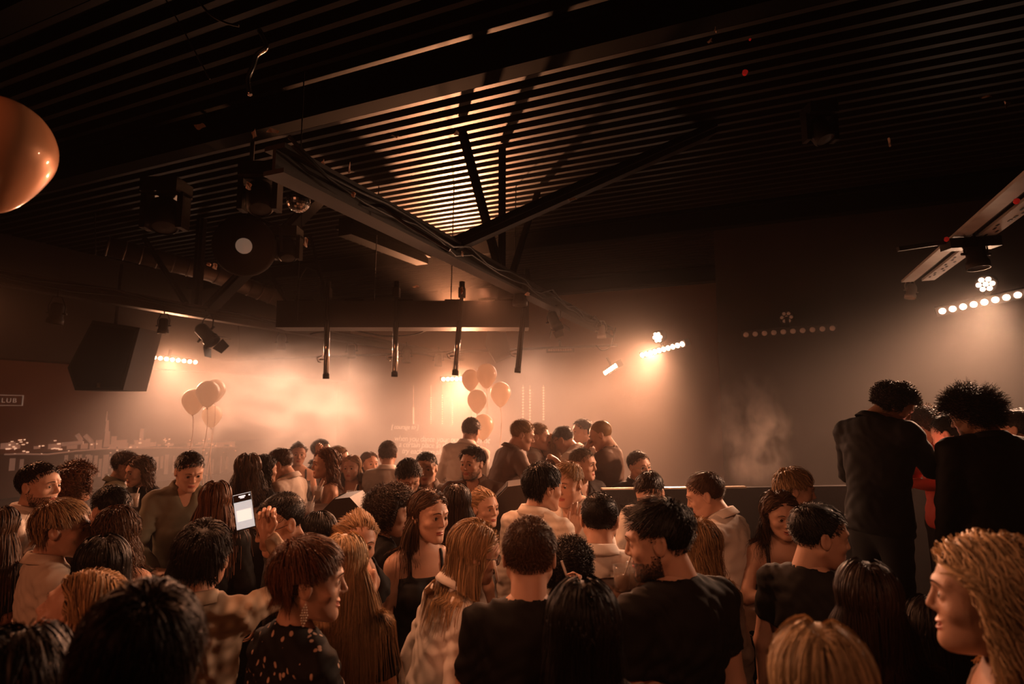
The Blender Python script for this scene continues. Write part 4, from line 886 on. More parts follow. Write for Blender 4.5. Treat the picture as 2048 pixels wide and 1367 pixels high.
    def skin_sdf(P, inf=0.0):
        X, Y_, Z = P; x, y, z = X - PEL[0], Y_ - PEL[1], Z - PEL[2]; a_ = vdot(x, y, z, Rl[:, 0]); b_ = vdot(x, y, z, Rl[:, 1]); c_ = vdot(x, y, z, Rl[:, 2]) + PEL[2]
        d = torso_sdf(a_, b_, c_, sex, inf, girth)
        if not male: d = smin(d, s_ell((np.abs(a_), b_, c_), (.070, .085, 1.255), (.060 + inf, .052 + inf, .060 + inf)), .04)
        sh0 = up_((0, -.02, 1.445)); 
        for sh, e, w_, a, sd in joints:
            d = smin(d, s_cap(P, up_((sd * .04, -.02, 1.44)), sh, .050 + inf * .6, .056 * thin + inf), .05)
            q = smin(s_cap(P, sh, e, .053 * thin + inf, .040 * thin + inf), s_cap(P, e, w_, 0.039 * thin + inf, .0215 * thin + inf * .9), .02); d = smin(d, q, .03)
        return d
    nr = (.054 if male else .045) * min(1, hs)
    def body_f(P):
        d = skin_sdf(P); d = smin(d, s_cap(P, nb - [0, 0, .03], skull, nr + .008, nr), .045); return d
    J = np.array([j[k] for j in joints for k in (0, 1, 2)] + [nb, up_((0, 0, 1.5)), (-.2, -.14, .86), (.2, .14, .86), up_((-.2, -.16, 1.3)), up_((.2, .16, 1.3)), skull + [0, 0, .0]]); lo = J.min(0) - .075; hi = J.max(0) + .075; hi[2] = max(hi[2], skull[2] + .06); lo[2] = min(lo[2], .84)
    V, Q = surface_nets(body_f, lo, hi, res_b); parts = [(V, Q, np.zeros(len(Q), int))]
    hV, hQ, hM = head_mesh(male, res_h, key % 9 if d_ > 2.3 else key, smile, eyes if not (0 < yaw + hy < 60 or yaw + hy < -60) else 0); parts.append((xf(hV * hs, Rh, ho), hQ, hM))
    res_f = .003 if d_ < 2.6 else .0045 if d_ < 4.5 else .006; hfr = []
    for sh, e, w_, a, sd in joints:
        pose, fd, pn = a[2], np.array(a[3], float) * [sd, 1, 1], np.array(a[4], float) * [sd, 1, 1]; fd = Rl @ fd; fd /= np.linalg.norm(fd); pn = Rl @ pn; zx = -pn; zx = zx - fd * (zx @ fd); zx /= np.linalg.norm(zx); xx = np.cross(fd, zx)
        Vh, Qh = hand_mesh(pose, res_f); k_ = .96 if male else .86
        if sd == -1: Vh = Vh * [-1, 1, 1]; Qh = Qh[:, ::-1]
        Rr = np.stack([xx, fd, zx], 1); hfr.append((w_, xx, fd, zx, k_, sd)); parts.append((xf(Vh * k_, Rr, w_), Qh, np.zeros(len(Qh), int)))
    VV, QQ, MM, k0 = [], [], [], 0
    for v, q, m_ in parts: VV.append(v); QQ.append(q + k0); MM.append(m_); k0 += len(v)
    part_('body', np.concatenate(VV), np.concatenate(QQ), [M_skin, M_lip, M_eyew, M_iris, M_teeth], np.concatenate(MM))
    hm = hairmat(hair[1])
    bv, bf = brows(key); part_('eyebrows', xf(bv * hs, Rh, ho), bf, [hairmat('brown' if hair[1] in ('blond', 'light', 'auburn') else 'black')])
    # clothing
    kind, col = TOPS.get(top, ('shirt', (.05, .04, .03))) if not isinstance(top, tuple) else ('shirt', top)
    cm = clothmat((patt or (top if isinstance(top, str) else 'cloth_%d' % idx) + '_cloth'), PATT[patt][0] if patt else col, .75, PATT[patt][1] if patt else None)
    inf0 = {'shirt': .011, 'jacket': .019, 'tee': .009, 'tank': .007, 'dress': .007, 'knit': .02}[garment]; ph = [rr.uniform(0, 6) for _ in range(6)]; wr = .0025 if garment in ('tank', 'dress') else .0035 if garment == 'jacket' else .0055
    def cloth_f(P):
        X, Y_, Z = P; n1 = np.sin(X * 31 + 8 * np.sin(Z * 13 + ph[0]) + ph[1]) * np.sin(Z * 23 + 5 * np.sin(X * 17 + Y_ * 11) + ph[2]); n2 = np.sin(Z * 58 + X * 35 + Y_ * 30 + 6 * np.sin(X * 21 + ph[3])) * np.sin(Y_ * 37 + X * 19 + ph[4])
        d = skin_sdf(P, inf0) + wr * n1 + wr * .5 * n2
        x, y, z = X - PEL[0], Y_ - PEL[1], Z - PEL[2]; a_ = vdot(x, y, z, Rl[:, 0]); b_ = vdot(x, y, z, Rl[:, 1]); c_ = vdot(x, y, z, Rl[:, 2]) + PEL[2]
        if garment in ('shirt', 'jacket', 'knit', 'tee'):
            d = smin(d, s_cap(P, nb - [0, 0, .05], nb + Rn @ np.array([0, 0, .01]), nr + .03, nr + .010), .03)
            nd = s_cap(P, nb + Rn @ np.array([0, .012, -.012 if garment != 'tee' else -.016]), nb + Rn @ np.array([0, .03, .2]), nr + .006, nr + .06); d = smax(d, -nd, .006)
            if open_collar and garment in ('shirt', 'jacket'): d = smax(d, -s_cap(P, up_((0, .085, 1.48)), up_((0, .135, 1.33)), .052 if garment == 'shirt' else .06, .006), .004)
        for sh, e, w_, a, sd in joints:
            if garment in ('shirt', 'jacket', 'knit'):
                u = (w_ - e) / (np.linalg.norm(w_ - e) + 1e-6); t = (X - w_[0]) * u[0] + (Y_ - w_[1]) * u[1] + (Z - w_[2]) * u[2]; rr_ = np.sqrt((X - w_[0]) ** 2 + (Y_ - w_[1]) ** 2 + (Z - w_[2]) ** 2); d = np.where(rr_ < .16, smax(d, t + .012, .004), d)
            elif garment == 'tee':
                u = (e - sh) / np.linalg.norm(e - sh); m_ = sh + (e - sh) * .62; t = (X - m_[0]) * u[0] + (Y_ - m_[1]) * u[1] + (Z - m_[2]) * u[2]; near = (sd * a_ > .10); d = np.where(near, smax(d, t, .004), d)
                w2 = np.sqrt((X - w_[0]) ** 2 + (Y_ - w_[1]) ** 2 + (Z - w_[2]) ** 2); d = np.where(w2 < .2, np.maximum(d, .2 - w2), d)
                q = s_cap(P, e, w_, .055, .05); d = smax(d, -q, .004)
            else:
                q = smin(s_cap(P, sh + Rl @ np.array([sd * .012, 0, 0]), e, .062, .06), s_cap(P, e, w_, .06, .06), .02); d = smax(d, -q, .006)
        if garment in ('tank', 'dress'):
            nk = np.maximum(c_ - (1.335 + .35 * np.maximum(0, -b_ )), .0) ; strap = np.abs(np.abs(a_) - .085) - .012; d = smax(d, np.minimum(nk, 1) - 0 + np.where(c_ > 1.33, 0, -1) if False else np.where(c_ > 1.335, np.maximum(c_ - 1.335, -1) * 0 + np.maximum(strap, c_ - 1.46), -.05), .006)
        d = smax(d, .80 - c_ - .01 * np.sin(a_ * 20 + ph[5]), .006); return d
    V, Q = surface_nets(cloth_f, lo - [.03, .03, .05], hi + .03, res_b if garment not in ('tank', 'dress') else min(res_b, .010))
    gname = {'shirt': 'shirt', 'jacket': 'jacket', 'tee': 't_shirt', 'tank': 'top', 'dress': 'top', 'knit': 'sweater'}[garment]
    sh_o = part_(gname, V, Q, [cm])
    if collar and garment in ('shirt', 'jacket'):
        n = 36; cv = []; rows = [(nr + .008, .0), (nr + .010, .024), (nr + .013, .048), (nr + .024, .046), (nr + .040, .018), (nr + .046, .006)]
        if garment == 'jacket': rows = [(nr + .014, .0), (nr + .018, .034), (nr + .030, .032), (nr + .052, .0)]
        g0 = .70 if open_collar else .12
        for r_, z_ in rows:
            for i in range(n):
                a = -PI / 2 + g0 + (2 * PI - 2 * g0) * i / (n - 1) + PI; fr = (1 + math.cos(a - PI / 2)) / 2; cv.append(nb + Rn @ np.array([r_ * math.cos(a), .004 + r_ * 1.02 * math.sin(a), z_ + .005 - .030 * fr ** 2 * (1.3 if r_ > nr + .02 else 1)]))
        cv = np.array(cv); cq = np.array([[j * n + i, j * n + i + 1, (j + 1) * n + i + 1, (j + 1) * n + i] for j in range(len(rows) - 1) for i in range(n - 1)]); o = part_('collar', cv, cq, [cm], parent=sh_o); md = o.modifiers.new('t', 'SOLIDIFY'); md.thickness = .003
    if garment in ('jacket',) and open_collar:
        q = MB()
        for s_ in (-1, 1):
            P_ = [up_((s_ * .055, .070, 1.47)), up_((s_ * .105, .118, 1.38)), up_((s_ * .02, .150, 1.12)), up_((s_ * .012, .146, 1.2))]; P2 = [p + Rl @ np.array([0, .006, 0]) for p in P_]; q.add(P_ + P2, [(0, 1, 2, 3), (7, 6, 5, 4), (0, 4, 5, 1), (1, 5, 6, 2), (2, 6, 7, 3), (3, 7, 4, 0)])
        o = q.build('lapel', cm); o.parent = sh_o
    # legs
    (lV, lQ), (sV, sQ) = legs_mesh(sex); k = 'legs' + sex
    if k not in LEGME:
        LEGME[k] = mk_mesh('trousers', lV, [lQ], True, [clothmat('black_trousers', (.02, .017, .016))]); LEGME['shoe' + sex] = mk_mesh('shoe', sV, [sQ], True, [mat('shoe_leather', (.03, .02, .015), .35)])
        LEGME['shoel' + sex] = mk_mesh('shoe', sV * [-1, 1, 1], [sQ[:, ::-1]], True, [mat('shoe_leather', (.03, .02, .015), .35)])
    for nm in ('trousers', 'shoe', 'shoel'):
        o = bpy.data.objects.new('trousers' if nm == 'trousers' else 'shoe', LEGME[('legs' if nm == 'trousers' else nm) + sex]); C.objects.link(o); o.parent = pr
    # hair
    if hair[0] != 'none':
        vs, qs, to, k0 = [], [], [], 0
        if not bald or True:
            cv, cq = cap_mesh(Rh, ho, hs, sex); vs.append(cv); qs.append(cq); to.append(np.full(len(cq), .3)); k0 = len(cv)
        near = d_ < 2.6; nn = nh or {'short': 2600, 'crop': 1500, 'quiff': 2600, 'wavy': 2400, 'curly': 2200, 'afro': 3000, 'bob': 2200, 'pixie': 2400, 'long': 1900, 'longwavy': 1700, 'up': 1800}[hair[0]]
        nn = int(nn * (1.5 if d_ < 2.3 else 1 if d_ < 3.8 else .55)); wd = hw or ({'short': .0028, 'crop': .0022, 'quiff': .003, 'afro': .0034, 'curly': .0045, 'wavy': .004, 'pixie': .0036}.get(hair[0], .0046)) * (.8 if d_ < 2.3 else 1 if d_ < 3.8 else 1.5)
        caps = [(up_((0, -.02, 1.44)), j[0], .062) for j in joints] + [(j[0], j[1], .055) for j in joints]
        def collide(P):
            out = np.zeros_like(P)
            for a, b, r_ in caps:
                d2 = b - a; t = np.clip(((P - a) @ d2) / (d2 @ d2), 0, 1); q = P - (a + t[:, None] * d2); L = np.linalg.norm(q, axis=1); pen = np.clip(r_ + .014 - L, 0, .05); out += q / (L[:, None] + 1e-9) * pen[:, None]
            q = (P - PEL) @ Rl; q = q + PEL; e = q / np.array([.19 if male else .165, .125 if male else .118, 1e9]); e[:, 2] = 0; k0_ = np.linalg.norm(e, axis=1); ins = (q[:, 2] < 1.42) & (k0_ < 1.0); sgn = np.where(q[:, 1] > 0, 1, -1); mv = np.zeros_like(P); mv[:, 1] = np.where(ins, sgn * np.clip((1 - k0_) * .12, 0, .03), 0); out += mv @ Rl.T
            return out
        rv, rf, tn = hair_ribbons(hair[0], nn, hl, Rh, ho, hs, 0, key, sex, part, wd, frizz, collide); vs.append(rv); qs.append(rf + k0); to.append(tn); k0 += len(rv)
        if hair[0] == 'up':
            q = MB(); bc = ho + Rh @ (np.array([0, -.118, .06]) * hs); q.lathe([(max(.001, .036 * math.sin(PI * i / 10)), -.03 * math.cos(PI * i / 10)) for i in range(11)], bc, Rh @ np.array([0, -1, .5]), 18); vv = np.concatenate(q.V); ff = np.array(q.F); vs.append(vv); qs.append(ff + k0); to.append(np.full(len(ff), .5)); k0 += len(vv)
        ho_ = part_('hair', np.concatenate(vs), np.concatenate(qs), [hm]); at = ho_.data.attributes.new('tone', 'FLOAT', 'FACE'); at.data.foreach_set('value', np.concatenate(to).astype(F32))
    if beard:
        r2 = np.random.default_rng(key + 5); Vb = hV[(hV[:, 1] > -.0) & (hV[:, 2] < -.03) & (hV[:, 2] > -.112) & ~((np.abs(hV[:, 0]) < .022) & (hV[:, 2] > -.078) & (hV[:, 2] < -.055)) & ((hV[:, 2] < -.05) | (np.abs(hV[:, 0]) > .052) & (hV[:, 1] < .03)) | ((np.abs(hV[:, 0]) < .026) & (hV[:, 2] < -.046) & (hV[:, 2] > -.056) & (hV[:, 1] > .07))]
        if len(Vb):
            m_ = min(5000, len(Vb) * 5); p0 = Vb[r2.integers(0, len(Vb), m_)]; nn_ = p0 - [0, .02, -.05]; nn_ /= np.linalg.norm(nn_, axis=1)[:, None]; L = (.0025 + .006 * beard) * r2.uniform(.6, 1.2, m_)[:, None]; p1 = p0 + nn_ * L * .5 + np.array([0, 0, -1]) * L * .8 + r2.normal(size=(m_, 3)) * .001; sd_ = np.cross(p1 - p0, nn_); sd_ /= np.linalg.norm(sd_, axis=1)[:, None] + 1e-9; w2 = .0006
            Vv = np.stack([p0 - sd_ * w2 - nn_ * .001, p0 + sd_ * w2 - nn_ * .001, p1 + sd_ * w2 * .3, p1 - sd_ * w2 * .3], 1).reshape(-1, 3); part_('beard', xf(Vv * hs, Rh, ho), np.arange(len(Vv)).reshape(-1, 4), [hm])
    if glasses:
        q = MB(); T_ = lambda v: ho + Rh @ (np.array(v, float) * hs)
        for s_ in (-1, 1):
            cx = .033 * s_; ring = [T_((cx + .024 * math.cos(a), .101 - abs(cx + .024 * math.cos(a)) * .16, -.001 + .018 * math.sin(a))) for a in np.linspace(0, 2 * PI, 21)]; q.tube(ring, .0014 * (1.3 if glasses == 'black' else 1), 5)
            q.tube([T_((s_ * .057, .092, .006)), T_((s_ * .079, .04, .006)), T_((s_ * .081, -.005, .006)), T_((s_ * .08, -.02, -.012))], .0015, 5)
        q.tube([T_((-.01, .105, .004)), T_((0, .107, .007)), T_((.01, .105, .004))], .0013, 5)
        o = q.build('glasses', M_rubber if glasses in ('black', 'sun') else M_alu); o.parent = pr
        if glasses == 'sun': pass
    if earring:
        q = MB(); T_ = lambda v: ho + Rh @ (np.array(v, float) * hs)
        for s_ in (-1, 1):
            for row in range(9):
                nw = [1, 2, 3, 3, 4, 3, 3, 2, 1][row]
                for c_ in range(nw): q.lathe([(.0003, -.003), (.0028, -.0013), (.0028, .0013), (.0003, .003)], T_((s_ * .092, -.002 + (c_ - (nw - 1) / 2) * .0062, -.042 - row * .0072)), n=6)
            q.tube([T_((s_ * .083, -.002, -.034)), T_((s_ * .085, -.002, -.045))], .0008, 4)
        o = q.build('earring', mat('earring_stones', (.95, .85, .7), .2, .2)); o.parent = pr
    allp.append(pr)
    # props held (top-level things)
    out = dict(root=root, Rb=Rb, S=S, hands=[], ho=root + Rb @ (ho * S), Rh=Rb @ Rh)
    for (w_, xx, fd, zx, k_, sd) in hfr:
        ctr = w_ + fd * .085 * k_ - zx * .035 * k_; out['hands'].append((root + Rb @ (ctr * S), Rb @ xx, Rb @ fd, Rb @ zx, sd))
    bpy.context.view_layer.update() if False else None
    return out
def glass(c, ax, label, kind='tumbler', fill=True):
    ax = np.array(ax, float); ax /= np.linalg.norm(ax); t = empty('cocktail_glass' if kind != 'beer' else 'beer_glass', c, label, 'glass')
    q = MB(); r0, r1, h = (.030, .036, .10) if kind == 'tumbler' else (.028, .034, .15)
    q.lathe([(.0005, -h / 2), (r0, -h / 2), (r1, h / 2), (r1 - .0022, h / 2), (r0 - .0025, -h / 2 + .007), (.0005, -h / 2 + .007)], c, ax, 24); q.build('tumbler', M_glass, t)
    if fill: q = MB(); q.lathe([(.0005, -h / 2 + .008), (r0 - .003, -h / 2 + .008), (r0 + .0005, h * .15), (.0005, h * .15)], c, ax, 20); q.build('drink', mat('drink', (.6, .35, .2), .1, alpha=.5), t)
    q = MB(); x = np.cross(ax, (.3, 1, .1)); x /= np.linalg.norm(x); q.tube([c - ax * h * .4 + x * .01, c + ax * h * .95 - x * .04], .0032, 8); q.build('straw', mat('straw', (.85, .75, .65), .4), t); return t
# ------------------------------------------------------------------ the crowd
PL = .42    # platform at the right
p = person
# --- left side
p(78, 922, 3.3, 118, 'm', 'bearded man in white shirt at far left looking to the right', head=(12, 2, 0), hair=('short', 'dark'), top='white', beard=.5, key=21)
p(148, 924, 3.75, 60, 'f', 'person with big frizzy curls behind the far left bearded man', hair=('curly', 'auburn'), top='cream', nh=2600, hl=.13)
p(120, 1003, 2.75, 78, 'm', 'man with wavy swept hair in cream shirt, profile to the right', head=(26, 4, 0), hair=('pixie', 'light'), top='cream', arms=('down', 'down'), key=31, hs=1.06, hl=.085, part=.02)
p(-4, 1020, 2.9, 30, 'f', 'long-haired woman in black cut by the left edge of the photo', hair=('long', 'brown'), top='black', garment='tee')
p(222, 973, 3.3, 150, 'm', 'dark-haired man bowing his head behind the woman with sunglasses', head=(-10, 32, 0), hair=('short', 'black'), top='dark', key=41, eyes=0)
w = p(235, 1022, 2.85, 20, 'f', 'woman in dark sleeveless top seen from behind, sunglasses on her hair', hair=('longwavy', 'brown'), top='black', garment='tank', arms=('down', 'down'), hl=.30, hs=1.05)
p(208, 1082, 2.25, 350, 'f', 'dark-haired person with round short hair, back to the camera', hair=('bob', 'black'), top='black', garment='tee')
p(178, 1152, 1.75, 285, 'f', 'woman with long hair tilting her face up to the left, near foreground', head=(10, -22, 8), hair=('long', 'light'), top='black', garment='tee', key=51, eyes=0)
p(290, 1160, 1.02, 8, 'm', 'very near out-of-focus man with tousled dark hair from behind', hair=('pixie', 'dark'), top='cream', key=52, nh=4200, hl=.07, frizz=1.8)
p(40, 1262, 1.15, 20, 'f', 'dark blurred head in the bottom left corner', hair=('longwavy', 'black'), top='black', garment='tee')
p(250, 901, 5.0, 95, 'm', 'man in dark olive shirt leaning close to a woman before the mural', head=(15, 12, 4), hair=('short', 'brown'), top='olive', key=22, lean=(6, 0))
p(284, 911, 4.85, 215, 'f', 'woman in black with brown hair listening to the man at the mural', head=(25, 8, -6), hair=('longwavy', 'brown'), top='black', garment='knit', hl=.24, arms=('drink', 'down'))
p(381, 899, 4.0, 175, 'm', 'man in open grey-green shirt looking down beside the left balloons', head=(-12, 22, 0), hair=('short', 'dark'), top='olive', arms=('low', 'down'), key=23)
p(432, 964, 3.4, 10, 'f', 'woman with straight reddish blond hair from behind, black jacket', hair=('long', 'auburn'), top='black', garment='jacket', collar=False)
plaid = p(408, 1048, 2.2, 12, 'm', 'dark-haired person in plaid overshirt raising a phone', head=(8, 0, 3), hair=('pixie', 'black'), top='cream', patt='plaid_shirt', arms=('up', 'down'), absw=(W(532, 1070, 2.38), None), key=24, hs=1.06)
p(568, 988, 2.65, 250, 'm', 'man with cropped hair and black glasses looking left by the raised phone', head=(-8, 16, 0), hair=('crop', 'black'), top='black', glasses='black', key=25, garment='tee', hs=1.06, eyes=.3, nh=3000)
p(612, 1079, 1.88, 55, 'f', 'smiling woman with short auburn hair and long sparkling earring', head=(38, 4, 0), hair=('pixie', 'auburn'), top='black', patt='spangled_top', garment='tee', smile=1, earring=True, key=26, hs=1.10, part=.02, open_collar=False, nh=3600)
p(688, 1074, 2.15, 15, 'f', 'woman with very straight pale blond hair from behind', hair=('long', 'blond'), top='black', garment='tee', nh=3000, hl=.5)
p(716, 1034, 2.6, 165, 'f', 'blond woman with pulled-back hair looking at the camera, hand raised', head=(-2, 4, -10), hair=('up', 'light'), top='black', garment='tee', arms=('chest', 'down'), absw=(None, W(745, 1165, 2.45)), key=27, hs=1.03)
p(775, 966, 3.1, 75, 'm', 'curly-haired man in black t-shirt, profile to the right', head=(15, 14, 0), hair=('curly', 'dark'), top='black', garment='tee', key=28, nh=3200, hl=.12)
p(855, 981, 2.9, 160, 'f', 'long-haired woman in black top gazing to the right, centre of the crowd', head=(-22, 2, -4), hair=('long', 'brown'), top='black', garment='tank', key=29, hl=.36, hs=1.08)
p(913, 971, 3.45, 5, 'f', 'woman with long dark straight hair from behind, centre', hair=('long', 'dark'), top='black', garment='tee')
p(967, 986, 3.85, 150, 'f', 'young woman with tied-back hair looking right behind the white-shirt leaner', head=(-10, 0, 0), hair=('up', 'light'), top='grey', garment='tee', key=33)
p(944, 1044, 2.35, 62, 'f', 'blond woman with dark glasses and white blouse leaning to the right', head=(14, 14, 6), hair=('long', 'light'), top='white', glasses='black', lean=(16, 4), key=34, hl=.32, smile=.2, hs=1.05, part=.02)
p(1058, 1037, 2.0, 3, 'm', 'man with short brown hair and black top from behind, centre foreground', head=(0, 6, 0), hair=('short', 'brown'), top='black', garment='tee', key=35, hs=1.05, hl=.024)
p(1083, 922, 3.25, 38, 'm', 'tall dark-haired man in striped shirt with back turned, talking', head=(22, 4, 4), hair=('pixie', 'black'), top='cream', patt='striped_shirt', key=36, hl=.06, hs=1.05)
p(1136, 921, 3.5, 200, 'm', 'man in pink-white shirt facing the camera with a hand at his chin', head=(10, 8, 4), hair=('short', 'light'), top='white', arms=('chin', 'down'), absw=(W(1150, 1064, 3.25), None), key=37, hl=.045)
p(1198, 990, 2.75, 2, 'm', 'man in white shirt from behind with arms spread around friends', head=(0, 5, 0), hair=('crop', 'black'), top='white', arms=('side', 'side'), absw=(W(1345, 1090, 3.0), W(1120, 1120, 3.1)), key=38, nh=2600, girth=1.0)
p(1299, 942, 3.7, 195, 'm', 'man in white shirt facing the camera with bowed head', head=(5, 34, 0), hair=('short', 'dark'), top='white', arms=('table', 'table'), key=39, eyes=0, hl=.035)
p(1322, 984, 2.02, 318, 'm', 'large bearded man with slicked-back hair and black t-shirt, profile left', head=(-46, 10, 0), hair=('quiff', 'black'), top='black', garment='tee', beard=.5, key=40, girth=1.05, hs=1.08, hl=.05)
p(1392, 1042, 2.6, 330, 'f', 'woman with long light hair hidden behind the slicked-back man', head=(-20, 0, 0), hair=('longwavy', 'light'), top='grey', hl=.38)
p(1413, 942, 3.35, 292, 'm', 'man in white shirt leaning left to the table with arm stretched', head=(-22, 20, 0), hair=('short', 'brown'), top='white', arms=('down', 'reach'), absw=(None, W(1345, 1060, 3.2)), lean=(14, 0), key=42, eyes=.2)
p(1583, 935, 3.6, 55, 'm', 'blond man in white shirt with tousled fringe, facing away to the right', head=(30, 6, 0), hair=('wavy', 'light'), top='white', key=43, hl=.09)
p(1556, 985, 3.15, 168, 'f', 'smiling woman in dark top holding her phone hand near her chest', head=(-10, 6, 4), hair=('longwavy', 'brown'), top='dark', garment='tank', arms=('chest', 'drink'), smile=.5, key=44, hl=.34)
p(1628, 1010, 2.45, 25, 'm', 'dark-haired man in black t-shirt, face turned to the right', head=(45, 6, 0), hair=('short', 'black'), top='black', garment='tee', key=45, hs=1.07)
p(1733, 1130, 1.75, 350, 'f', 'woman with long dark hair from behind, lower right', hair=('long', 'dark'), top='black', garment='tee', nh=2600)
p(1638, 1250, 1.08, 355, 'f', 'blond crown of a head at the very bottom right', hair=('long', 'blond'), top='black', garment='tee', nh=3400, key=46)
p(1985, 1056, 1.25, 262, 'f', 'smiling blond woman in profile at the lower right edge', head=(4, 0, 0), hair=('longwavy', 'blond'), top=(.35, .25, .2), garment='tank', smile=.8, key=47, hl=.25, hs=1.08, eyes=.4, frizz=.4, nh=2600, hw=.005)
p(1165, 1172, 1.55, 350, 'm', 'dark rounded head barely visible in the shadow at bottom centre', hair=('bob', 'black'), top='black', garment='knit', key=48)
p(1135, 1088, 2.5, 40, 'f', 'curly dark-haired person beside the centre foreground man', hair=('curly', 'black'), top='black', garment='tee', arms=('drink', 'down'), absw=(W(1150, 1170, 2.0), None), key=49)
p(640, 1035, 3.2, 330, 'f', 'dark round-haired person in front of the hazy table', hair=('bob', 'black'), top='black', garment='knit')
p(865, 1190, 1.5, 20, 'm', 'person in black lost in the dark foreground, left of centre', hair=('short', 'black'), top='black', garment='knit', key=53) if False else None
p(1868, 1215, 1.9, 340, 'f', 'added dark-haired person in black filling the gap left of the smiling blond profile', hair=('long', 'black'), top='black', garment='knit')  # added figure that covers the bright floor gap with dark
# --- the platform group at the right
p(1785, 754, 3.55, 35, 'm', 'tall man in black suit with curly hair looking down at a phone', head=(40, 36, 6), hair=('curly', 'dark'), top='black', garment='jacket', arms=('phone', 'phone'), floor=PL, lean=(4, 0), key=60, hl=.055, girth=1.02, absw=(W(1845, 915, 3.75), None), open_collar=False)
p(1840, 806, 4.05, 245, 'm', 'curly-haired person in red shirt bent over a phone between the suits', head=(0, 48, 0), hair=('curly', 'brown'), top='red', glasses='black', arms=('phone', 'phone'), floor=PL, key=61, hl=.08)
p(1942, 768, 3.3, 330, 'm', 'man with round afro curls and black suit, back to the camera', head=(-38, 18, 0), hair=('afro', 'dark'), top='black', garment='jacket', glasses='black', floor=PL, key=62, girth=1.08, open_collar=False)
p(1902, 832, 3.75, 290, 'm', 'dark bearded face between the red shirt and the afro-haired man', head=(0, 20, 0), hair=('short', 'black'), top='black', garment='jacket', beard=1, floor=PL, key=63)
p(2040, 822, 3.6, 290, 'm', 'figure with pale sleeve cut by the right edge behind the afro-haired man', hair=('short', 'dark'), top='cream', floor=PL, arms=('down', 'reach'), absw=(None, W(1985, 850, 3.42)), key=64)
# --- hazy back group
hw_ = person(655, 894, 4.75, 262, 'f', 'woman with long auburn hair in strapless-look top holding a drink in the haze', head=(-8, 0, 0), hair=('longwavy', 'auburn'), top='grey', garment='tank', arms=('drink', 'low'), key=70, hl=.26)
p(563, 895, 4.9, 300, 'm', 'man in pale shirt bending his head left in the smoke', head=(-18, 22, 0), hair=('short', 'brown'), top='white', key=71)
p(497, 905, 4.5, 345, 'f', 'woman with loose long hair in black in the smoke', hair=('longwavy', 'brown'), top='black', garment='knit')
p(527, 909, 4.7, 60, 'f', 'dark-haired woman facing the pale-shirted man in the smoke', hair=('longwavy', 'dark'), top='dark', garment='knit', hl=.25)
p(597, 886, 6.2, 175, 'f', 'bare-shouldered woman farther back in the smoke', hair=('up', 'brown'), top='dark', garment='tank', key=72)
p(641, 878, 6.5, 110, 'm', 'man half hidden in smoke behind the auburn-haired woman', hair=('short', 'dark'), top='dark', key=73)
p(674, 892, 5.6, 100, 'm', 'light-haired man just behind the auburn-haired woman', hair=('short', 'light'), top='grey', key=74)
p(705, 912, 5.6, 200, 'f', 'woman raising an arm in thick haze right of the auburn-haired woman', hair=('long', 'light'), top='dark', garment='tank', arms=('up', 'chest'), key=75)
p(738, 905, 6.0, 150, 'f', 'hazy woman with raised hands left of the pale-shirted back', hair=('long', 'brown'), top='grey', garment='tank', arms=('mouth', 'chest'), key=76)
p(776, 880, 5.6, 20, 'm', 'man in pale shirt from behind, washed out by haze', head=(-15, 4, 0), hair=('short', 'brown'), top='white', key=77)
p(817, 916, 4.45, 172, 'm', 'man with side-parted dark hair looking down, hazy centre', head=(-6, 30, 4), hair=('wavy', 'dark'), top='dark', key=78, hl=.06, eyes=0)
p(853, 904, 4.75, 180, 'm', 'man holding a hand to his ear in the hazy centre', head=(10, 4, 4), hair=('short', 'dark'), top='grey', arms=('ear', 'down'), key=79)
p(947, 887, 4.6, 195, 'm', 'stocky man in dark open shirt below the balloons', head=(18, 2, 0), hair=('quiff', 'dark'), top='brown', key=80, girth=1.12, beard=.3)
p(942, 834, 5.7, 15, 'm', 'man in white shirt from behind, head beside the lowest balloon', head=(10, 10, 6), hair=('short', 'brown'), top='white', floor=.25, lean=(8, 6), key=81)
p(1042, 837, 5.05, 68, 'm', 'tall man in brown jacket bending and reaching an arm to the right', head=(18, 18, 0), hair=('short', 'light'), top='brown', garment='jacket', arms=('reach', 'down'), lean=(20, 0), floor=.25, key=82, absw=(W(1108, 918, 4.7), None), eyes=.3)
p(1074, 847, 5.5, 100, 'm', 'smiling man right behind the tall reaching man', head=(0, 4, 0), hair=('short', 'light'), top='grey', floor=.25, key=83, smile=.7)
p(1100, 870, 5.6, 250, 'f', 'woman with light hair between the reaching man and the bent white shirt', hair=('long', 'light'), top='brown', garment='tee', floor=.25, key=84)
p(1128, 851, 5.5, 300, 'm', 'man in white shirt bending forward in the hazy back group', head=(-10, 34, 0), hair=('short', 'dark'), top='white', lean=(24, 0), floor=.25, key=85)
p(1167, 838, 6.0, 250, 'm', 'man behind the one holding a hand to his mouth', hair=('short', 'dark'), top='brown', floor=.25, key=86)
p(1203, 841, 5.2, 285, 'm', 'man in brown sweater with a hand at his mouth, right of the back group', head=(-12, 22, 0), hair=('crop', 'light'), top='brown', garment='knit', arms=('down', 'mouth'), floor=.25, key=87, nh=900)
p(1163, 894, 4.7, 150, 'm', 'older man in dark jacket over white shirt, turned to the right', head=(-35, 4, 0), hair=('short', 'grey'), top='dark', garment='jacket', key=88)
p(1275, 902, 5.0, 160, 'm', 'man with thin glasses behind the bar rail', head=(-18, 4, 4), hair=('short', 'brown'), top='dark', glasses='thin', key=89)
p(1008, 905, 5.8, 200, 'f', 'woman partly hidden by the tall reaching man', hair=('long', 'brown'), top='white', garment='tee', key=90)
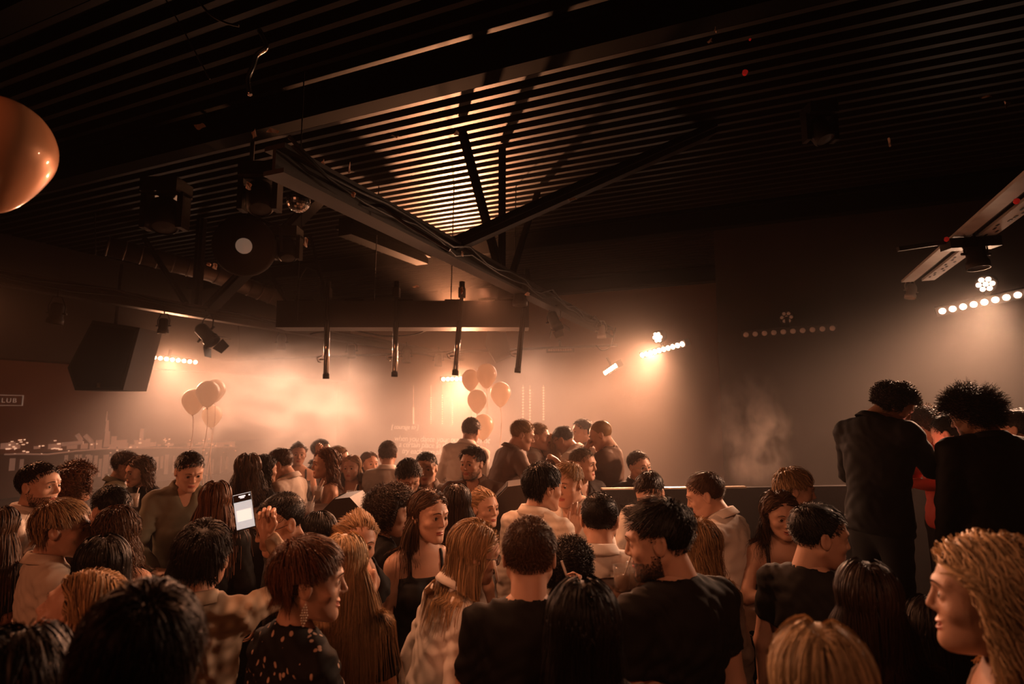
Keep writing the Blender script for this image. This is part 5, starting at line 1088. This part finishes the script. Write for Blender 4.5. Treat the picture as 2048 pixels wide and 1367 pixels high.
# ------------------------------------------------------------------ what they hold and stand by
def phone(c, n, up, label, lit=1.0, w=.075, h=.155):
    n = np.array(n, float); n /= np.linalg.norm(n); up = np.array(up, float); up = up - n * (up @ n); up /= np.linalg.norm(up); x = np.cross(up, n); t = empty('smartphone', c, label, 'phone'); ax = (x, n, up)
    q = MB(); q.box(c, (w, .008, h), ax); q.build('case', M_black, t)
    q = MB(); q.box(c + n * .0045, (w * .93, .001, h * .95), ax); q.build('screen', mat('phone_screen_%d' % int(lit * 10), (.8, .8, .8), .2, emit=lit, ecol=(1, .86, .76) if lit > 1 else (.7, .95, 1)), t)
    q = MB(); q.box(c + n * .0052 + up * h * .40, (w * .35, .0006, .006), ax); q.box(c + n * .0052 + up * h * .36, (w * .22, .0006, .004), ax); q.box(c + n * .0052 + up * h * .40 + x * w * .38, (w * .08, .0006, .006), ax); q.build('status_text', mat('status_text', (.9, .9, .9), .5, emit=1), t)
    q = MB(); q.box(c + n * .0050 + up * h * .36, (w * .92, .0006, h * .2), ax); q.build('dark_picture_part', mat('dark_picture', (.03, .02, .015), .3), t)
    q = MB(); q.box(c + n * .0052 - up * h * .12, (w * .75, .0006, h * .3), ax); q.build('bright_picture_part', mat('bright_picture', (.9, .9, .9), .3, emit=.85, ecol=(1, .86, .76)), t)
    return t
cph = W(488, 1021, 2.5); phone(cph, (.25, -.85, .35), (-.30, .30, .85), 'lit smartphone raised in the crowd, filming the room', .45)
c2 = W(1853, 913, 3.78); phone(c2, (.25, -.75, .65), (.9, .3, .35), 'bright tilted phone lighting the group in suits', .9)
l = bpy.data.lights.new('phone_glow', 'POINT'); l.energy = 1.0; l.color = (1, .25, .15); l.shadow_soft_size = .05; o = bpy.data.objects.new('phone_glow', l); C.objects.link(o); o.location = tuple(W(1862, 905, 3.72))
glass(W(636, 985, 4.5), (.1, 0, 1), 'tall straw drink held by the auburn-haired woman in the haze')
glass(W(1244, 1156, 2.40), (0, 0, 1), 'tumbler with straw on the dark table left of the bearded man')
glass(W(1264, 1152, 2.46), (.25, 0, 1), 'second straw glass just right of the tumbler on the dark table')
glass(W(703, 995, 4.2), (0, 0, 1), 'clear glass standing on the hazy table', fill=False)
glass(W(618, 1018, 4.1), (0, 0, 1), 'small glass at the left end of the hazy table', fill=False)
glass(W(268, 1000, 4.5), (0, 0, 1), 'glass held by the woman in black near the mural')
def cig(px, py, Y, d, label):
    c = W(px, py, Y); q = MB(); d = np.array(d, float); q.tube([c, c + d * .075], .0042, 8); tag(q.build('straw', mat('straw', (.85, .75, .65), .4, emit=.0), loc=c), label, 'straw')
cig(1140, 1170, 1.9, (-.35, 0, 1), 'white straw poking up by the raised fingers at centre')
cig(996, 1163, 2.2, (-.2, 0, 1), 'short white straw beside the leaning woman')
cig(1318, 1185, 2.3, (-.5, 0, 1), 'pale straw tip left of the bearded man neck')
def table(c, r, h, label, m, name='high_table'):
    t = empty(name, (c[0], c[1], 0), label, 'table'); q = MB(); q.lathe([(.001, h - .03), (r, h - .03), (r + .008, h - .015), (r, h), (.001, h)], (c[0], c[1], 0), n=40); q.build('table_top', m, t)
    q = MB(); q.lathe([(.035, .02), (.035, h - .03)], (c[0], c[1], 0), n=16); q.build('column', M_steel, t); q = MB(); q.lathe([(.001, .0), (.24, .0), (.24, .015), (.05, .04), (.035, .04)], (c[0], c[1], 0), n=28); q.build('base', M_steel, t)
g1 = W(1250, 1178, 2.42); table(g1, .17, g1[2], 'dark round bar table with straw glasses on it, left of the bearded man', M_wood)
# hazy long table with monitors
tb = W(690, 1020, 4.2); t = empty('long_table', (tb[0], tb[1], 0), 'hazy long table behind the crowd left of centre', 'table'); zt_ = tb[2]
q = MB(); q.box((tb[0] - .02, tb[1], zt_ - .02), (1.35, .6, .04)); q.build('table_top', M_wood, t); q = MB(); q.box((tb[0] - .02, tb[1] - .25, (zt_ - .04) / 2), (1.3, .03, zt_ - .04)); q.build('front_panel', M_black, t)
for k in (-1, 1): q = MB(); q.box((tb[0] + k * .6, tb[1] + .2, (zt_ - .04) / 2), (.05, .05, zt_ - .04)); q.build('leg', M_steel, t)
def wedge(px, py, Y, w_, label, flip=1, base=None):
    c = W(px, py, Y); t = empty('stage_monitor', c, label, 'speaker'); h = w_ * .5; V = []
    for y in (0, .32): V += [c + [-w_ / 2 * flip, y, -h * .5], c + [w_ / 2 * flip, y, -h * .5], c + [w_ / 2 * flip, y, h * .05], c + [w_ * .28 * flip, y, h * .5], c + [-w_ * .05 * flip, y, h * .42]]
    q = MB(); q.add(V, [(0, 1, 2, 3, 4), (9, 8, 7, 6, 5)] + [(i, i + 5, (i + 1) % 5 + 5, (i + 1) % 5) for i in range(5)]); q.build('cabinet', M_cab, t)
    q = MB(); a, b_2 = c + [-w_ / 2 * flip, .03, -h * .5], c + [-w_ * .05 * flip, .03, h * .42]; nrm = np.array([-.5 * flip, 0, .45]); nrm /= np.linalg.norm(nrm); q.add([a + nrm * .006, b_2 + nrm * .006, b_2 + nrm * .006 + [0, .26, 0], a + nrm * .006 + [0, .26, 0]], [(0, 1, 2, 3)]); q.build('grille', M_black, t)
    q = MB(); q.box((c[0], c[1] + .16, (c[2] - h * .5) / 2), (w_ * .9, .3, c[2] - h * .5)); q.build('plinth', M_black, t)
wedge(672, 1018, 3.75, .30, 'dark wedge monitor at the right end of the hazy table')
wedge(1022, 1000, 3.9, .42, 'dark wedge monitor between the dark-shirted man and the striped shirt')
# booth back and bar rail
def booth(x0, x1, py, Y, dep, label):
    a, b_3 = W(x0, py, Y), W(x1, py, Y); t = empty('booth_seat', ((a[0] + b_3[0]) / 2, Y, 0), label, 'sofa'); h = a[2]; w_ = b_3[0] - a[0]; cx = (a[0] + b_3[0]) / 2
    q = MB(); q.tube([(a[0], Y, h - .05), (b_3[0], Y, h - .05)], .05, 14); q.box((cx, Y, (h - .05) / 2), (w_, .1, h - .05)); q.build('backrest', M_cab, t); q = MB(); q.box((cx, Y + .3, .22), (w_, .5, .44)); q.build('seat', M_cab, t)
booth(985, 1065, 1010, 4.1, .4, 'dark padded booth back under the stage monitor')
a, b_5, b_4 = W(1203, 977, 4.45), W(1990, 962, 4.85), W(1490, 970, 4.56); t = empty('bar_partition', ((a[0] + b_4[0]) / 2, 4.5, 0), 'dark waist-high partition with a thin bright top edge, right of centre, its railless right part added', 'partition'); q = MB(); q.bar(a * [1, 1, 0] + [0, 0, a[2] / 2], b_5 * [1, 1, 0] + [0, 0, a[2] / 2], .06, a[2] - .01); q.build('panel', M_black, t)  # panel runs on past the rail, added to darken the gap behind the platform
q = MB(); q.bar(a, b_4 * [1, 1, 0] + [0, 0, a[2]], .05, .012); q.build('top_rail', mat('rail_metal', (.9, .75, .6), .3, .5), t)
# risers
def riser(x0, x1, Y0, Y1, h, label):
    q = MB(); q.box(((x0 + x1) / 2, (Y0 + Y1) / 2, h / 2), (x1 - x0, Y1 - Y0, h)); q.box(((x0 + x1) / 2, Y0 - .004, h - .02), (x1 - x0, .01, .03)); return tag(q.build('stage_platform', M_black, loc=((x0 + x1) / 2, (Y0 + Y1) / 2, 0)), label, 'platform')
riser(2.0, 4.6, 3.0, 4.5, PL, 'low black platform under the suited men')
riser(-1.2, 1.3, 4.98, 8.2, .25, 'low black stage under the hazy back group')
